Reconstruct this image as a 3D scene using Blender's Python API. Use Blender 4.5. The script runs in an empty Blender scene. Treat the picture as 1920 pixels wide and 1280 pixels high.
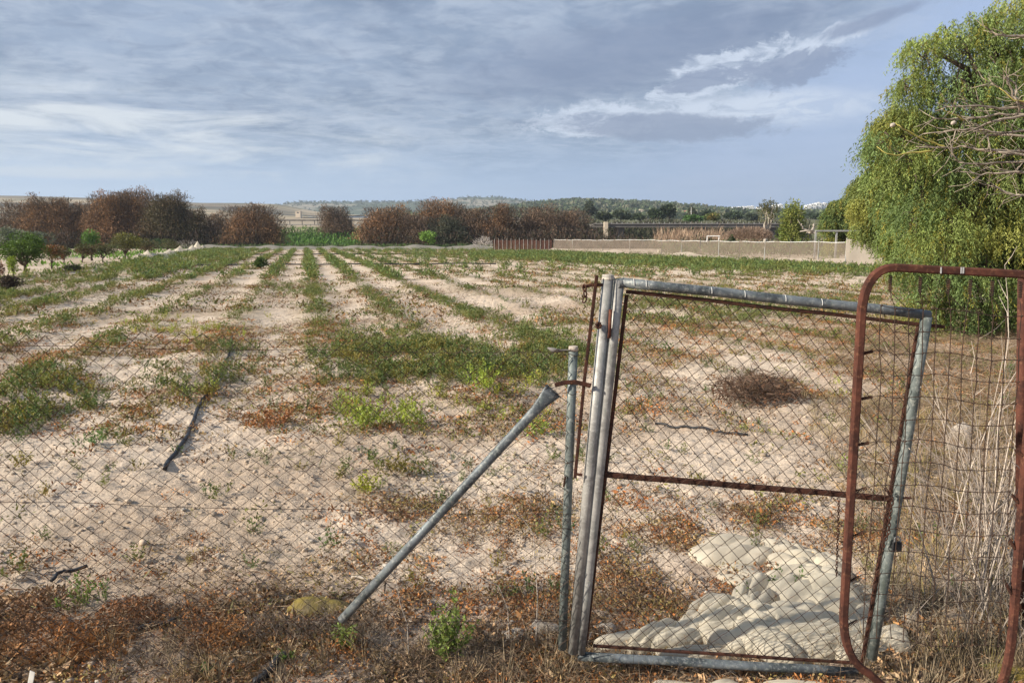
import bpy, math, random
import numpy as np
from mathutils import Vector, Matrix

SC = bpy.context.scene
COL = SC.collection
# ------------------------------------------------------------------ camera
CAMZ = 1.75; PITCH = math.radians(9.54); F = 1387.0
cam = bpy.data.objects.new('camera', bpy.data.cameras.new('camera'))
COL.objects.link(cam)
cam.location = (0, 0, CAMZ)
cam.rotation_euler = (math.pi/2 - PITCH, 0, 0)
cam.data.sensor_width = 36.0
cam.data.lens = 36.0*F/1920
cam.data.clip_start = 0.05
cam.data.clip_end = 9000
SC.camera = cam
# ------------------------------------------------------------------ sun
TOSUN = Vector((-0.80, -0.26, 0.46)).normalized()
sun = bpy.data.objects.new('sun', bpy.data.lights.new('sun', 'SUN'))
COL.objects.link(sun)
sun.data.energy = 5.0
sun.data.angle = math.radians(0.6)
sun.data.color = (1.0, 0.90, 0.76)
sun.rotation_euler = TOSUN.to_track_quat('Z', 'Y').to_euler()
# ------------------------------------------------------------------ view
SC.render.resolution_x = 1024; SC.render.resolution_y = 682
SC.view_settings.view_transform = 'Standard'
SC.view_settings.look = 'None'
SC.view_settings.exposure = 0.66
SC.view_settings.gamma = 1.0
SC.cycles.max_bounces = 6
SC.cycles.transparent_max_bounces = 24
SC.cycles.volume_bounces = 0

# ------------------------------------------------------------------ node helper
class NT:
    def __init__(s, tree):
        s.t = tree; s.n = tree.nodes; s.l = tree.links
    def new(s, typ, **kw):
        n = s.n.new(typ)
        for k, v in kw.items(): setattr(n, k, v)
        return n
    def put(s, sock, v):
        if hasattr(v, 'is_output') or isinstance(v, bpy.types.NodeSocket): s.l.new(v, sock)
        elif isinstance(v, (tuple, list)) and len(v) == 3 and sock.type == 'RGBA': sock.default_value = (*v, 1)
        else: sock.default_value = v
    def m(s, op, a, b=0.0, c=0.0, clamp=False):
        n = s.new('ShaderNodeMath', operation=op, use_clamp=clamp)
        s.put(n.inputs[0], a); s.put(n.inputs[1], b); s.put(n.inputs[2], c)
        return n.outputs[0]
    def mix(s, f, a, b, mode='MIX'):
        n = s.new('ShaderNodeMix', data_type='RGBA', blend_type=mode)
        s.put(n.inputs[0], f); s.put(n.inputs[6], a); s.put(n.inputs[7], b)
        return n.outputs[2]
    def noise(s, vec, scale, detail=4, rough=0.5, dist=0.0):
        n = s.new('ShaderNodeTexNoise')
        if vec is not None: s.put(n.inputs['Vector'], vec)
        n.inputs['Scale'].default_value = scale; n.inputs['Detail'].default_value = detail
        n.inputs['Roughness'].default_value = rough; n.inputs['Distortion'].default_value = dist
        return n.outputs[0]
    def ramp(s, v, a, b):
        n = s.new('ShaderNodeMapRange', interpolation_type='SMOOTHSTEP')
        s.put(n.inputs[0], v); n.inputs[1].default_value = a; n.inputs[2].default_value = b
        return n.outputs[0]
    def comb(s, x, y, z):
        n = s.new('ShaderNodeCombineXYZ'); s.put(n.inputs[0], x); s.put(n.inputs[1], y); s.put(n.inputs[2], z)
        return n.outputs[0]

# ------------------------------------------------------------------ world: sky with a broken cloud sheet
world = bpy.data.worlds.new('World'); SC.world = world; world.use_nodes = True
w = NT(world.node_tree); w.n.clear()
out = w.new('ShaderNodeOutputWorld'); bg = w.new('ShaderNodeBackground')
sky = w.new('ShaderNodeTexSky', sky_type='NISHITA')
sky.sun_disc = False
sky.sun_elevation = math.asin(TOSUN.z); sky.sun_rotation = math.atan2(TOSUN.x, TOSUN.y)
sky.dust_density = 1.0
tc = w.new('ShaderNodeTexCoord')
sep = w.new('ShaderNodeSeparateXYZ'); w.l.new(tc.outputs['Generated'], sep.inputs[0])
X, Y, Z = sep.outputs
az = w.m('ARCTAN2', X, Y)                    # radians, 0 = north (view), + = east
el = w.m('ARCSINE', Z)
zz = w.m('ADD', w.m('MAXIMUM', Z, 0.0), 0.10)
flat = w.comb(w.m('DIVIDE', X, zz), w.m('DIVIDE', Y, zz), 0.0)       # cloud sheet seen in perspective
n_big = w.noise(flat, 0.9, 5, 0.55, 0.3)
n_mid = w.noise(flat, 2.6, 8, 0.62, 0.6)
n_str = w.noise(w.comb(w.m('MULTIPLY', az, 5.0), w.m('MULTIPLY', el, 32.0), 3.0), 1.0, 7, 0.6, 0.6)
n_fine = w.noise(w.comb(w.m('MULTIPLY', az, 16.0), w.m('MULTIPLY', el, 60.0), 9.0), 1.0, 8, 0.65, 1.0)
wob = w.noise(w.comb(w.m('MULTIPLY', az, 9.0), w.m('MULTIPLY', el, 17.0), 5.0), 1.0, 9, 0.68, 0.8)
wob2 = w.noise(w.comb(w.m('MULTIPLY', az, 34.0), w.m('MULTIPLY', el, 60.0), 2.0), 1.0, 8, 0.7, 0.5)
wo = w.m('ADD', w.m('SUBTRACT', wob, 0.5), w.m('MULTIPLY', w.m('SUBTRACT', wob2, 0.5), 0.45))
def ell(cx, cy, rx, ry, rot=0.0, wx=0.25, soft=1.0):
    """soft ellipse on the sky round azimuth/elevation, edge broken by noise"""
    a0 = math.atan((cx-960)/1387.0); e0 = (407-cy)/1387.0
    dx = w.m('SUBTRACT', az, a0); dy = w.m('SUBTRACT', el, e0)
    c, s_ = math.cos(rot), math.sin(rot)
    ux = w.m('MULTIPLY', w.m('ADD', w.m('MULTIPLY', dx, c), w.m('MULTIPLY', dy, s_)), 1387.0/rx)
    uy = w.m('MULTIPLY', w.m('SUBTRACT', w.m('MULTIPLY', dy, c), w.m('MULTIPLY', dx, s_)), 1387.0/ry)
    d = w.m('SQRT', w.m('ADD', w.m('MULTIPLY', ux, ux), w.m('MULTIPLY', uy, uy)))
    d = w.m('ADD', d, w.m('MULTIPLY', wo, wx*8))
    return w.m('SUBTRACT', 1.0, w.ramp(d, 1.0-0.6*soft, 1.0+0.5*soft))
# colours are the sky's own radiance
low = w.mix(w.ramp(az, -0.55, 0.60), (0.46, 0.63, 0.88), (0.28, 0.43, 0.71))
high = w.mix(w.ramp(n_big, 0.30, 0.72), (0.215, 0.290, 0.425), (0.385, 0.480, 0.645))
high = w.mix(w.m('MULTIPLY', w.ramp(n_mid, 0.44, 0.62), 0.60), high, (0.50, 0.58, 0.72))
high = w.mix(w.m('MULTIPLY', w.ramp(w.noise(flat, 7.0, 6, 0.62, 0.4), 0.42, 0.66), 0.30), high, (0.56, 0.63, 0.75))
high = w.mix(w.m('MULTIPLY', w.ramp(w.noise(flat, 5.0, 6, 0.6, 0.8), 0.50, 0.30), 0.35), high, (0.17, 0.23, 0.36))
high = w.mix(w.m('MULTIPLY', w.ramp(n_str, 0.45, 0.25), 0.34), high, (0.19, 0.25, 0.38))
col = w.mix(w.ramp(el, 0.015, 0.13), low, high)
band = w.m('MULTIPLY', ell(170, 258, 520, 62, -0.05, 0.18), w.ramp(n_str, 0.36, 0.60))
col = w.mix(w.m('MULTIPLY', band, 0.85), col, (0.80, 0.85, 0.90))
clear = ell(1760, 190, 520, 135, 0.42, 0.16)
col = w.mix(w.m('MULTIPLY', clear, 0.80), col, w.mix(w.ramp(el, 0.02, 0.28), (0.42, 0.53, 0.76), (0.42, 0.55, 0.83)))
dk = ell(1180, 130, 330, 60, 0.12, 0.10)
col = w.mix(w.m('MULTIPLY', dk, 0.72), col, (0.215, 0.275, 0.42))
br = w.m('MAXIMUM', ell(1120, 236, 110, 32, 0.15, 0.34, 0.35), ell(1340, 168, 150, 34, 0.30, 0.42, 0.35))
br = w.m('MAXIMUM', br, ell(1500, 130, 120, 18, 0.35, 0.4, 0.5))
br = w.m('MAXIMUM', br, ell(1370, 225, 230, 28, 0.0, 0.15))
col = w.mix(w.m('MULTIPLY', br, w.m('MULTIPLY_ADD', w.ramp(n_fine, 0.36, 0.56), 0.62, 0.36)), col, (0.66, 0.74, 0.88))
d2 = w.m('MAXIMUM', ell(1230, 250, 180, 22, -0.03, 0.30, 0.5), ell(1440, 160, 100, 26, 0.15, 0.42, 0.4))
d2 = w.m('MAXIMUM', d2, ell(1290, 180, 60, 14, 0.1, 0.45, 0.4))
d2 = w.m('MAXIMUM', d2, ell(1590, 102, 75, 12, 0.25, 0.3, 0.7))
col = w.mix(w.m('MULTIPLY', d2, 0.8), col, (0.25, 0.31, 0.46))
hb = w.m('MULTIPLY', ell(140, 338, 160, 9, 0.0, 0.08), 0.5)
col = w.mix(hb, col, (0.72, 0.77, 0.83))
skyc = w.new('ShaderNodeVectorMath', operation='SCALE'); w.l.new(sky.outputs[0], skyc.inputs[0]); skyc.inputs[3].default_value = 0.10
fin = w.mix(0.90, skyc.outputs[0], col)
w.l.new(fin, bg.inputs[0]); bg.inputs[1].default_value = 0.655
w.l.new(bg.outputs[0], out.inputs[0])

# ------------------------------------------------------------------ measuring helpers
cp, sp_ = math.cos(PITCH), math.sin(PITCH)
def ray(px, py):
    a = (px-960)/F; b = (640-py)/F
    return a, cp + b*sp_, -sp_ + b*cp
def at(px, py, Yd):
    """the point at forward distance Yd seen at that pixel of the photograph"""
    a, b, c = ray(px, py); t = Yd/b
    return Vector((a*t, Yd, CAMZ + c*t))
def proj(x, y, z):
    x = np.asarray(x, float); y = np.asarray(y, float); z = np.asarray(z, float)-CAMZ
    dep = y*cp - z*sp_; up = y*sp_ + z*cp
    dep = np.maximum(dep, 0.05)
    return 960 + F*x/dep, 640 - F*up/dep
SLOPE = 0.0262
class VN:
    def __init__(s, seed):
        s.g = np.random.RandomState(seed).rand(256, 256)
    def __call__(s, x, y):
        x = np.asarray(x, float); y = np.asarray(y, float)
        xi = np.floor(x).astype(int); yi = np.floor(y).astype(int)
        fx = x-xi; fy = y-yi; fx = fx*fx*(3-2*fx); fy = fy*fy*(3-2*fy)
        g = s.g; a = g[xi % 256, yi % 256]; b = g[(xi+1) % 256, yi % 256]
        c = g[xi % 256, (yi+1) % 256]; d = g[(xi+1) % 256, (yi+1) % 256]
        return (a*(1-fx)+b*fx)*(1-fy) + (c*(1-fx)+d*fx)*fy
VNS = [VN(i+11) for i in range(8)]
def fbm(x, y, sc, oc=4, k=0, gain=0.5):
    v = 0; a = 1; t = 0
    for i in range(oc):
        v = v + a*VNS[(k+i) % 8](np.asarray(x)*sc*2**i + 17.3*i + 5*k, np.asarray(y)*sc*2**i + 9.1*i + 3*k); t += a; a *= gain
    return v/t
def sst(x, a, b):
    t = np.clip((np.asarray(x, float)-a)/(b-a), 0, 1); return t*t*(3-2*t)
ROWC, ROWS = 0.9636, 0.2672
def rowu(x, y): return np.asarray(x)*ROWC + np.asarray(y)*ROWS
def gz(x, y, detail=True):
    x = np.asarray(x, float); y = np.asarray(y, float)
    z = -SLOPE*np.clip(y-2.5, 0, 105)
    z = z - 1.3*sst(y, 106, 122)
    emb = 1 - sst(x, 2, 25)
    z = z + (3.9*sst(y, 128, 180))*emb + (3.0*sst(y, 185, 260))*(1-emb)
    z = z + 1.0*sst(y, 220, 420)
    z = z + 0.02*np.clip(-1-y, 0, 10)
    if detail:
        near = 1 - sst(y, 14, 40)
        d = (fbm(x, y, 2.2, 4, 1)-0.5)*0.06 + (fbm(x, y, 9.0, 3, 2)-0.5)*0.048 + (fbm(x, y, 26.0, 2, 4)-0.5)*0.018
        z = z + d*near*sst(np.abs(y), 0, 0.5)
        z = z + 0.03*np.cos(2*np.pi*(rowu(x, y)-0.17)/1.6)*sst(y, 4, 8)*(1-sst(y, 60, 100))
        z = z + (fbm(x, y, 0.35, 3, 3)-0.5)*0.10*sst(y, 5, 12)*(1-sst(y, 90, 104))
        z = z + (fbm(x, y, 0.05, 4, 5)-0.5)*1.2*sst(y, 112, 140)*(1-sst(y, 170, 182)*emb)
    return z
def ground_at(px, py):
    a, b, c = ray(px, py)
    hi = 0.5
    while hi < 2500 and CAMZ + c*hi > float(gz(a*hi, b*hi, False)): hi *= 1.03
    lo = hi/1.03
    for _ in range(40):
        mid = (lo+hi)/2
        if CAMZ + c*mid > float(gz(a*mid, b*mid, False)): lo = mid
        else: hi = mid
    t = (lo+hi)/2; x, y = a*t, b*t
    return Vector((x, y, float(gz(x, y))))
def on(x, y, dz=0.0): return Vector((x, y, float(gz(x, y))+dz))

# ------------------------------------------------------------------ mesh builders
def np_mesh(name, V, faces, colors=None, mat=None, parent=None, smooth=False):
    """faces: list of int arrays (n,3) or (n,4)"""
    me = bpy.data.meshes.new(name)
    V = np.asarray(V, np.float32)
    me.vertices.add(len(V)); me.vertices.foreach_set('co', V.ravel())
    idx = np.concatenate([np.asarray(f, np.int32).ravel() for f in faces])
    tot = np.concatenate([np.full(len(f), f.shape[1], np.int32) for f in faces])
    st = np.concatenate([[0], np.cumsum(tot)[:-1]]).astype(np.int32)
    me.loops.add(len(idx)); me.loops.foreach_set('vertex_index', idx)
    me.polygons.add(len(tot)); me.polygons.foreach_set('loop_start', st)
    me.update(calc_edges=True)
    if colors is not None:
        at_ = me.color_attributes.new('Col', 'FLOAT_COLOR', 'POINT')
        c4 = np.ones((len(V), 4), np.float32); c4[:, :3] = colors
        at_.data.foreach_set('color', c4.ravel())
    if smooth: me.polygons.foreach_set('use_smooth', np.ones(len(tot), bool))
    if mat: me.materials.append(mat)
    me.validate()
    o = bpy.data.objects.new(name, me); COL.objects.link(o)
    if parent: o.parent = parent
    return o

class MB:
    def __init__(s): s.v = []; s.f = []
    def tube(s, pts, rad, n=6, cap=True):
        pts = [Vector(p) for p in pts]
        if not hasattr(rad, '__len__'): rad = [rad]*len(pts)
        b0 = len(s.v); up = None
        for i, p in enumerate(pts):
            d = (pts[min(i+1, len(pts)-1)] - pts[max(i-1, 0)])
            if d.length < 1e-9: d = Vector((0, 0, 1))
            d.normalize()
            if up is None:
                up = Vector((0, 0, 1)) if abs(d.z) < 0.9 else Vector((0, 1, 0))
            u = (up - d*up.dot(d))
            if u.length < 1e-4: u = d.orthogonal()
            u.normalize(); up = u; v_ = d.cross(u)
            for k in range(n):
                a = 2*math.pi*k/n
                s.v.append(p + (u*math.cos(a) + v_*math.sin(a))*rad[i])
        for i in range(len(pts)-1):
            for k in range(n):
                k2 = (k+1) % n
                s.f.append((b0+i*n+k, b0+i*n+k2, b0+(i+1)*n+k2, b0+(i+1)*n+k))
        if cap:
            s.f.append(tuple(b0+k for k in reversed(range(n))))
            e = b0+(len(pts)-1)*n
            s.f.append(tuple(e+k for k in range(n)))
        return s
    def rect_tube(s, pts, wx, wy, nrm):
        """rectangular bar along pts; wx across (in plane), wy along nrm"""
        pts = [Vector(p) for p in pts]; b0 = len(s.v); nrm = Vector(nrm).normalized()
        for i, p in enumerate(pts):
            d = (pts[min(i+1, len(pts)-1)] - pts[max(i-1, 0)]).normalized()
            u = d.cross(nrm).normalized()
            bev = 0.18
            for (a, b) in ((-1, -1+bev*2), (-1+bev*2, -1), (1-bev*2, -1), (1, -1+bev*2), (1, 1-bev*2), (1-bev*2, 1), (-1+bev*2, 1), (-1, 1-bev*2)):
                s.v.append(p + u*a*wx/2 + nrm*b*wy/2)
        n = 8
        for i in range(len(pts)-1):
            for k in range(n):
                k2 = (k+1) % n
                s.f.append((b0+i*n+k, b0+i*n+k2, b0+(i+1)*n+k2, b0+(i+1)*n+k))
        s.f.append(tuple(b0+k for k in reversed(range(n))))
        e = b0+(len(pts)-1)*n; s.f.append(tuple(e+k for k in range(n)))
        return s
    def box(s, c, sz, rz=0.0, taper=1.0):
        b0 = len(s.v); c = Vector(c); cs, sn = math.cos(rz), math.sin(rz)
        for z in (-1, 1):
            t = taper if z > 0 else 1.0
            for (x, y) in ((-1, -1), (1, -1), (1, 1), (-1, 1)):
                xx, yy = x*sz[0]/2*t, y*sz[1]/2*t
                s.v.append(c + Vector((xx*cs-yy*sn, xx*sn+yy*cs, z*sz[2]/2)))
        for f in ((3, 2, 1, 0), (4, 5, 6, 7), (0, 1, 5, 4), (1, 2, 6, 5), (2, 3, 7, 6), (3, 0, 4, 7)):
            s.f.append(tuple(b0+k for k in f))
        return s
    def build(s, name, mat, parent=None, smooth=False):
        me = bpy.data.meshes.new(name); me.from_pydata([tuple(v) for v in s.v], [], s.f)
        if smooth:
            for p in me.polygons: p.use_smooth = len(p.vertices) <= 4
        me.materials.append(mat); me.update()
        o = bpy.data.objects.new(name, me); COL.objects.link(o)
        if parent:
            o.parent = parent
            me.transform(Matrix.Translation(-parent.location))
        return o
def tag(o, label=None, cat=None, group=None, kind=None):
    if label: o['label'] = label
    if cat: o['category'] = cat
    if group: o['group'] = group
    if kind: o['kind'] = kind
    return o
def thing(name, label, cat, loc=(0, 0, 0), group=None):
    o = bpy.data.objects.new(name, None); COL.objects.link(o); o.location = loc
    o.empty_display_size = 0.2
    return tag(o, label, cat, group)

# ------------------------------------------------------------------ materials
def mat(name):
    m = bpy.data.materials.new(name); m.use_nodes = True
    t = NT(m.node_tree); t.n.clear()
    o = t.new('ShaderNodeOutputMaterial'); p = t.new('ShaderNodeBsdfPrincipled')
    t.l.new(p.outputs[0], o.inputs[0])
    tcn = t.new('ShaderNodeTexCoord')
    t.p = p; t.o = o; t.obj = tcn.outputs['Object']; m['_'] = 0
    p.inputs['Specular IOR Level'].default_value = 0.25
    return m, t
def bump(t, h, strength, dist):
    b = t.new('ShaderNodeBump'); b.inputs['Strength'].default_value = strength
    b.inputs['Distance'].default_value = dist; t.l.new(h, b.inputs['Height']); t.l.new(b.outputs[0], t.p.inputs['Normal'])
def m_plain(name, c, rough=0.8, var=0.35, sc=8.0, metal=0.0, bmp=0.0):
    m, t = mat(name)
    n = t.noise(t.obj, sc, 6, 0.6)
    d = tuple(x*(1-var) for x in c); u = tuple(min(1, x*(1+var*0.6)) for x in c)
    t.put(t.p.inputs['Base Color'], t.mix(t.ramp(n, 0.3, 0.7), d, u))
    t.p.inputs['Roughness'].default_value = rough; t.p.inputs['Metallic'].default_value = metal
    if bmp: bump(t, n, 0.6, bmp)
    return m
def m_rust(name, a, b, c, sc=60.0):
    m, t = mat(name)
    n1 = t.noise(t.obj, sc*0.35, 6, 0.65, 0.5); n2 = t.noise(t.obj, sc*2, 5, 0.6)
    x = t.mix(t.ramp(n1, 0.35, 0.65), a, b); x = t.mix(t.m('MULTIPLY', t.ramp(n2, 0.52, 0.72), 0.7), x, c)
    t.put(t.p.inputs['Base Color'], x); t.p.inputs['Roughness'].default_value = 0.85
    t.p.inputs['Specular IOR Level'].default_value = 0.15
    bump(t, n2, 0.5, 0.001)
    return m
def m_galv(name, base, dark, pale, green=(0.16, 0.2, 0.17), gamt=0.35):
    m, t = mat(name)
    n1 = t.noise(t.obj, 9, 6, 0.65, 0.6); n2 = t.noise(t.obj, 70, 5, 0.7)
    st = t.new('ShaderNodeMapping'); t.l.new(t.obj, st.inputs[0]); st.inputs['Scale'].default_value = (40, 40, 6)
    n3 = t.noise(st.outputs[0], 1.5, 5, 0.7)
    x = t.mix(t.ramp(n1, 0.38, 0.62), base, dark)
    x = t.mix(t.m('MULTIPLY', t.ramp(n2, 0.50, 0.66), 0.55), x, pale)
    x = t.mix(t.m('MULTIPLY', t.ramp(n3, 0.5, 0.66), gamt), x, green)
    x = t.mix(t.m('MULTIPLY', t.ramp(t.noise(t.obj, 26, 5, 0.75, 1.0), 0.66, 0.72), 0.8), x, (0.20, 0.10, 0.05))
    t.put(t.p.inputs['Base Color'], x); t.p.inputs['Roughness'].default_value = 0.55; t.p.inputs['Metallic'].default_value = 0.25
    bump(t, n2, 0.35, 0.0012)
    return m
def m_leaf(name, trans=0.3, rough=0.6, sc=0.0):
    m, t = mat(name)
    a = t.new('ShaderNodeAttribute', attribute_name='Col')
    c = a.outputs['Color']
    t.put(t.p.inputs['Base Color'], c); t.p.inputs['Roughness'].default_value = rough
    if trans > 0:
        tr = t.new('ShaderNodeBsdfTranslucent'); t.put(tr.inputs[0], t.mix(1.0, c, (1.0, 1.0, 0.55), 'MULTIPLY'))
        mx = t.new('ShaderNodeMixShader'); mx.inputs[0].default_value = trans
        t.l.new(t.p.outputs[0], mx.inputs[1]); t.l.new(tr.outputs[0], mx.inputs[2]); t.l.new(mx.outputs[0], t.o.inputs[0])
    return m
def m_net(name, c, opacity, sc=3.0):
    m, t = mat(name)
    n = t.noise(t.obj, sc, 5, 0.6)
    cc = t.mix(t.ramp(n, 0.3, 0.7), tuple(x*0.82 for x in c), c)
    t.put(t.p.inputs['Base Color'], cc); t.p.inputs['Roughness'].default_value = 0.9
    tl = t.new('ShaderNodeBsdfTranslucent'); t.put(tl.inputs[0], cc)
    tp = t.new('ShaderNodeBsdfTransparent')
    m1 = t.new('ShaderNodeMixShader'); m1.inputs[0].default_value = 0.45
    t.l.new(t.p.outputs[0], m1.inputs[1]); t.l.new(tl.outputs[0], m1.inputs[2])
    m2 = t.new('ShaderNodeMixShader'); m2.inputs[0].default_value = opacity
    t.l.new(tp.outputs[0], m2.inputs[1]); t.l.new(m1.outputs[0], m2.inputs[2]); t.l.new(m2.outputs[0], t.o.inputs[0])
    return m
M = {}
M['rust'] = m_rust('rust_dark', (0.035, 0.020, 0.016), (0.075, 0.032, 0.022), (0.16, 0.070, 0.035))
M['rustred'] = m_rust('rust_red', (0.120, 0.046, 0.031), (0.050, 0.023, 0.018), (0.20, 0.095, 0.055), 34)
M['wire'] = m_rust('rusty_wire', (0.060, 0.038, 0.028), (0.034, 0.024, 0.020), (0.12, 0.062, 0.035), 20)
M['galv'] = m_galv('weathered_galvanised_pipe', (0.165, 0.186, 0.200), (0.055, 0.064, 0.070), (0.40, 0.41, 0.38))
M['galvpale'] = m_galv('pale_painted_pipe', (0.36, 0.35, 0.325), (0.20, 0.195, 0.185), (0.50, 0.50, 0.47), gamt=0.35)
M['galvgreen'] = m_galv('lichened_pipe', (0.185, 0.212, 0.205), (0.085, 0.102, 0.098), (0.42, 0.43, 0.38), (0.07, 0.085, 0.07), gamt=0.6)
M['black'] = m_plain('black_plastic_hose', (0.030, 0.032, 0.036), 0.5, 0.4, 20)
M['wood'] = m_plain('weathered_wood', (0.17, 0.12, 0.09), 0.9, 0.5, 20, bmp=0.003)
M['bark'] = m_plain('bark', (0.10, 0.075, 0.055), 0.95, 0.5, 12, bmp=0.01)
M['barkpale'] = m_plain('pale_bark', (0.42, 0.37, 0.31), 0.9, 0.4, 9)
M['twig'] = m_leaf('dry_plant', 0.12, 0.8)
M['leaf'] = m_leaf('leaf', 0.30, 0.55)
M['far'] = m_leaf('far_foliage', 0.15, 0.8)
M['concrete'] = m_plain('weathered_concrete', (0.15, 0.14, 0.13), 0.9, 0.3, 0.8)
M['steel'] = m_plain('grey_steel', (0.36, 0.36, 0.34), 0.6, 0.3, 2, 0.3)
M['white'] = m_plain('white_render', (0.80, 0.79, 0.76), 0.8, 0.08, 0.2)
M['cream'] = m_plain('cream_render', (0.62, 0.52, 0.40), 0.8, 0.12, 0.2)
M['tile'] = m_plain('roof_tile', (0.36, 0.16, 0.09), 0.8, 0.2, 0.5)
M['glass'] = m_plain('dark_window', (0.05, 0.06, 0.07), 0.2, 0.2, 1)
M['net'] = m_net('cream_net', (0.88, 0.81, 0.66), 0.86, 9.0)
M['fencenet'] = m_net('beige_shade_net', (0.40, 0.325, 0.26), 0.52, 1.2)
M['skirtnet'] = m_net('pale_ground_net', (0.60, 0.52, 0.43), 0.95, 1.0)
M['brownnet'] = m_net('rust_brown_shade_net', (0.16, 0.075, 0.055), 0.80, 1.0)
M['greynet'] = m_net('grey_crop_net', (0.40, 0.38, 0.33), 0.86, 1.0)
def m_rock(name, c, moss):
    m, t = mat(name)
    n = t.noise(t.obj, 10, 8, 0.7); n2 = t.noise(t.obj, 3.5, 4, 0.6)
    x = t.mix(t.ramp(n, 0.3, 0.7), tuple(v*0.6 for v in c), c)
    if moss: x = t.mix(t.m('MULTIPLY', t.ramp(n2, 0.36, 0.52), t.ramp(n, 0.25, 0.55)), x, moss)
    t.put(t.p.inputs['Base Color'], x); t.p.inputs['Roughness'].default_value = 0.95; bump(t, n, 1.0, 0.03)
    return m
M['rockmoss'] = m_rock('mossy_rock', (0.20, 0.16, 0.10), (0.27, 0.205, 0.05))
M['rock'] = m_rock('pale_limestone', (0.55, 0.48, 0.40), None)

# ground material: vertex colour is the soil's own colour, noise gives grain
def ground_mat():
    m, t = mat('soil')
    a = t.new('ShaderNodeAttribute', attribute_name='Col').outputs['Color']
    n1 = t.noise(t.obj, 55, 8, 0.7); n2 = t.noise(t.obj, 7, 8, 0.65, 0.4); n3 = t.noise(t.obj, 1.1, 6, 0.6)
    x = t.mix(t.m('MULTIPLY', t.ramp(n1, 0.56, 0.36), 0.42), a, (0.17, 0.125, 0.09))
    x = t.mix(t.m('MULTIPLY', t.ramp(n2, 0.46, 0.34), 0.50), x, (0.25, 0.18, 0.13))
    x = t.mix(t.m('MULTIPLY', t.ramp(n3, 0.45, 0.75), 0.25), x, t.mix(1.0, x, (1.25, 1.2, 1.15), 'MULTIPLY'))
    t.put(t.p.inputs['Base Color'], x); t.p.inputs['Roughness'].default_value = 0.95
    t.p.inputs['Specular IOR Level'].default_value = 0.1
    h = t.m('ADD', t.m('MULTIPLY', n1, 0.35), n2)
    bump(t, h, 0.9, 0.05)
    return m
M['soil'] = ground_mat()

# ------------------------------------------------------------------ ground
def axis(segs):
    out = [segs[0][0]]
    for a, b, s0, s1 in segs:
        x = a
        while x < b - 1e-6:
            t = (x-a)/(b-a); x = min(b, x + s0*(s1/s0)**t); out.append(x)
    return np.array(out)
ya = axis([(-300, -10, 40, 5), (-10, 1.8, 2.0, 0.05), (1.8, 5.0, 0.018, 0.02), (5.0, 14, 0.022, 0.12), (14, 110, 0.13, 0.6), (110, 300, 0.8, 4), (300, 3000, 6, 200)])
xr = axis([(0, 3.2, 0.020, 0.022), (3.2, 12, 0.03, 0.22), (12, 90, 0.25, 1.5), (90, 400, 2, 20), (400, 3000, 25, 300)])
xa = np.concatenate([-xr[:0:-1], xr])
GX, GY = np.meshgrid(xa, ya)
GZ = gz(GX, GY)
ny, nx = GX.shape
V = np.stack([GX.ravel(), GY.ravel(), GZ.ravel()], 1)
ii = np.arange(ny*nx).reshape(ny, nx)
Fq = np.stack([ii[:-1, :-1].ravel(), ii[:-1, 1:].ravel(), ii[1:, 1:].ravel(), ii[1:, :-1].ravel()], 1)
def lerp3(c, d, f): return c*(1-f[:, None]) + np.asarray(d)*f[:, None]
x_, y_ = V[:, 0], V[:, 1]
gc = np.tile(np.array([0.67, 0.555, 0.435]), (len(V), 1))
gc = lerp3(gc, (0.49, 0.385, 0.285), 0.8*sst(fbm(x_, y_, 0.6, 4, 2), 0.45, 0.65))
rowf = 0.5+0.5*np.cos(2*np.pi*(rowu(x_, y_)-0.17)/1.6)
gc = lerp3(gc, (0.30, 0.25, 0.15), 0.5*rowf*sst(y_, 7, 14)*sst(fbm(x_, y_, 0.25, 3, 6), 0.35, 0.6))
# darker soil strip under the litter in the foreground and along the right hand side
fg = 1 - sst(y_ + (fbm(x_, y_, 1.5, 3, 7)-0.5)*1.2, 2.9, 3.7)
gc = lerp3(gc, (0.43, 0.325, 0.25), 0.75*fg)
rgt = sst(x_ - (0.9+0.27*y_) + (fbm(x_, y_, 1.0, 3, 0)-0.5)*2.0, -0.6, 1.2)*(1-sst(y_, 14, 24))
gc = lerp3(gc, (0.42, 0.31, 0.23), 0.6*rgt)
gc = lerp3(gc, (0.070, 0.115, 0.025), sst(y_, 104, 112)*(1-0.5*sst(fbm(x_, y_, 0.08, 3, 1), 0.5, 0.6)))
gc = lerp3(gc, (0.13, 0.095, 0.05), sst(y_, 106, 112)*(1-sst(y_, 170, 200))*sst(x_, 8, 25))
gc = lerp3(gc, (0.36, 0.31, 0.23), sst(y_, 166, 171))
gc = lerp3(gc, (0.11, 0.12, 0.055), sst(y_, 172, 178)*sst(x_, 8, 22))
gobj = np_mesh('ground', V, [Fq], gc, M['soil'], smooth=True); tag(gobj, kind='structure')

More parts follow.
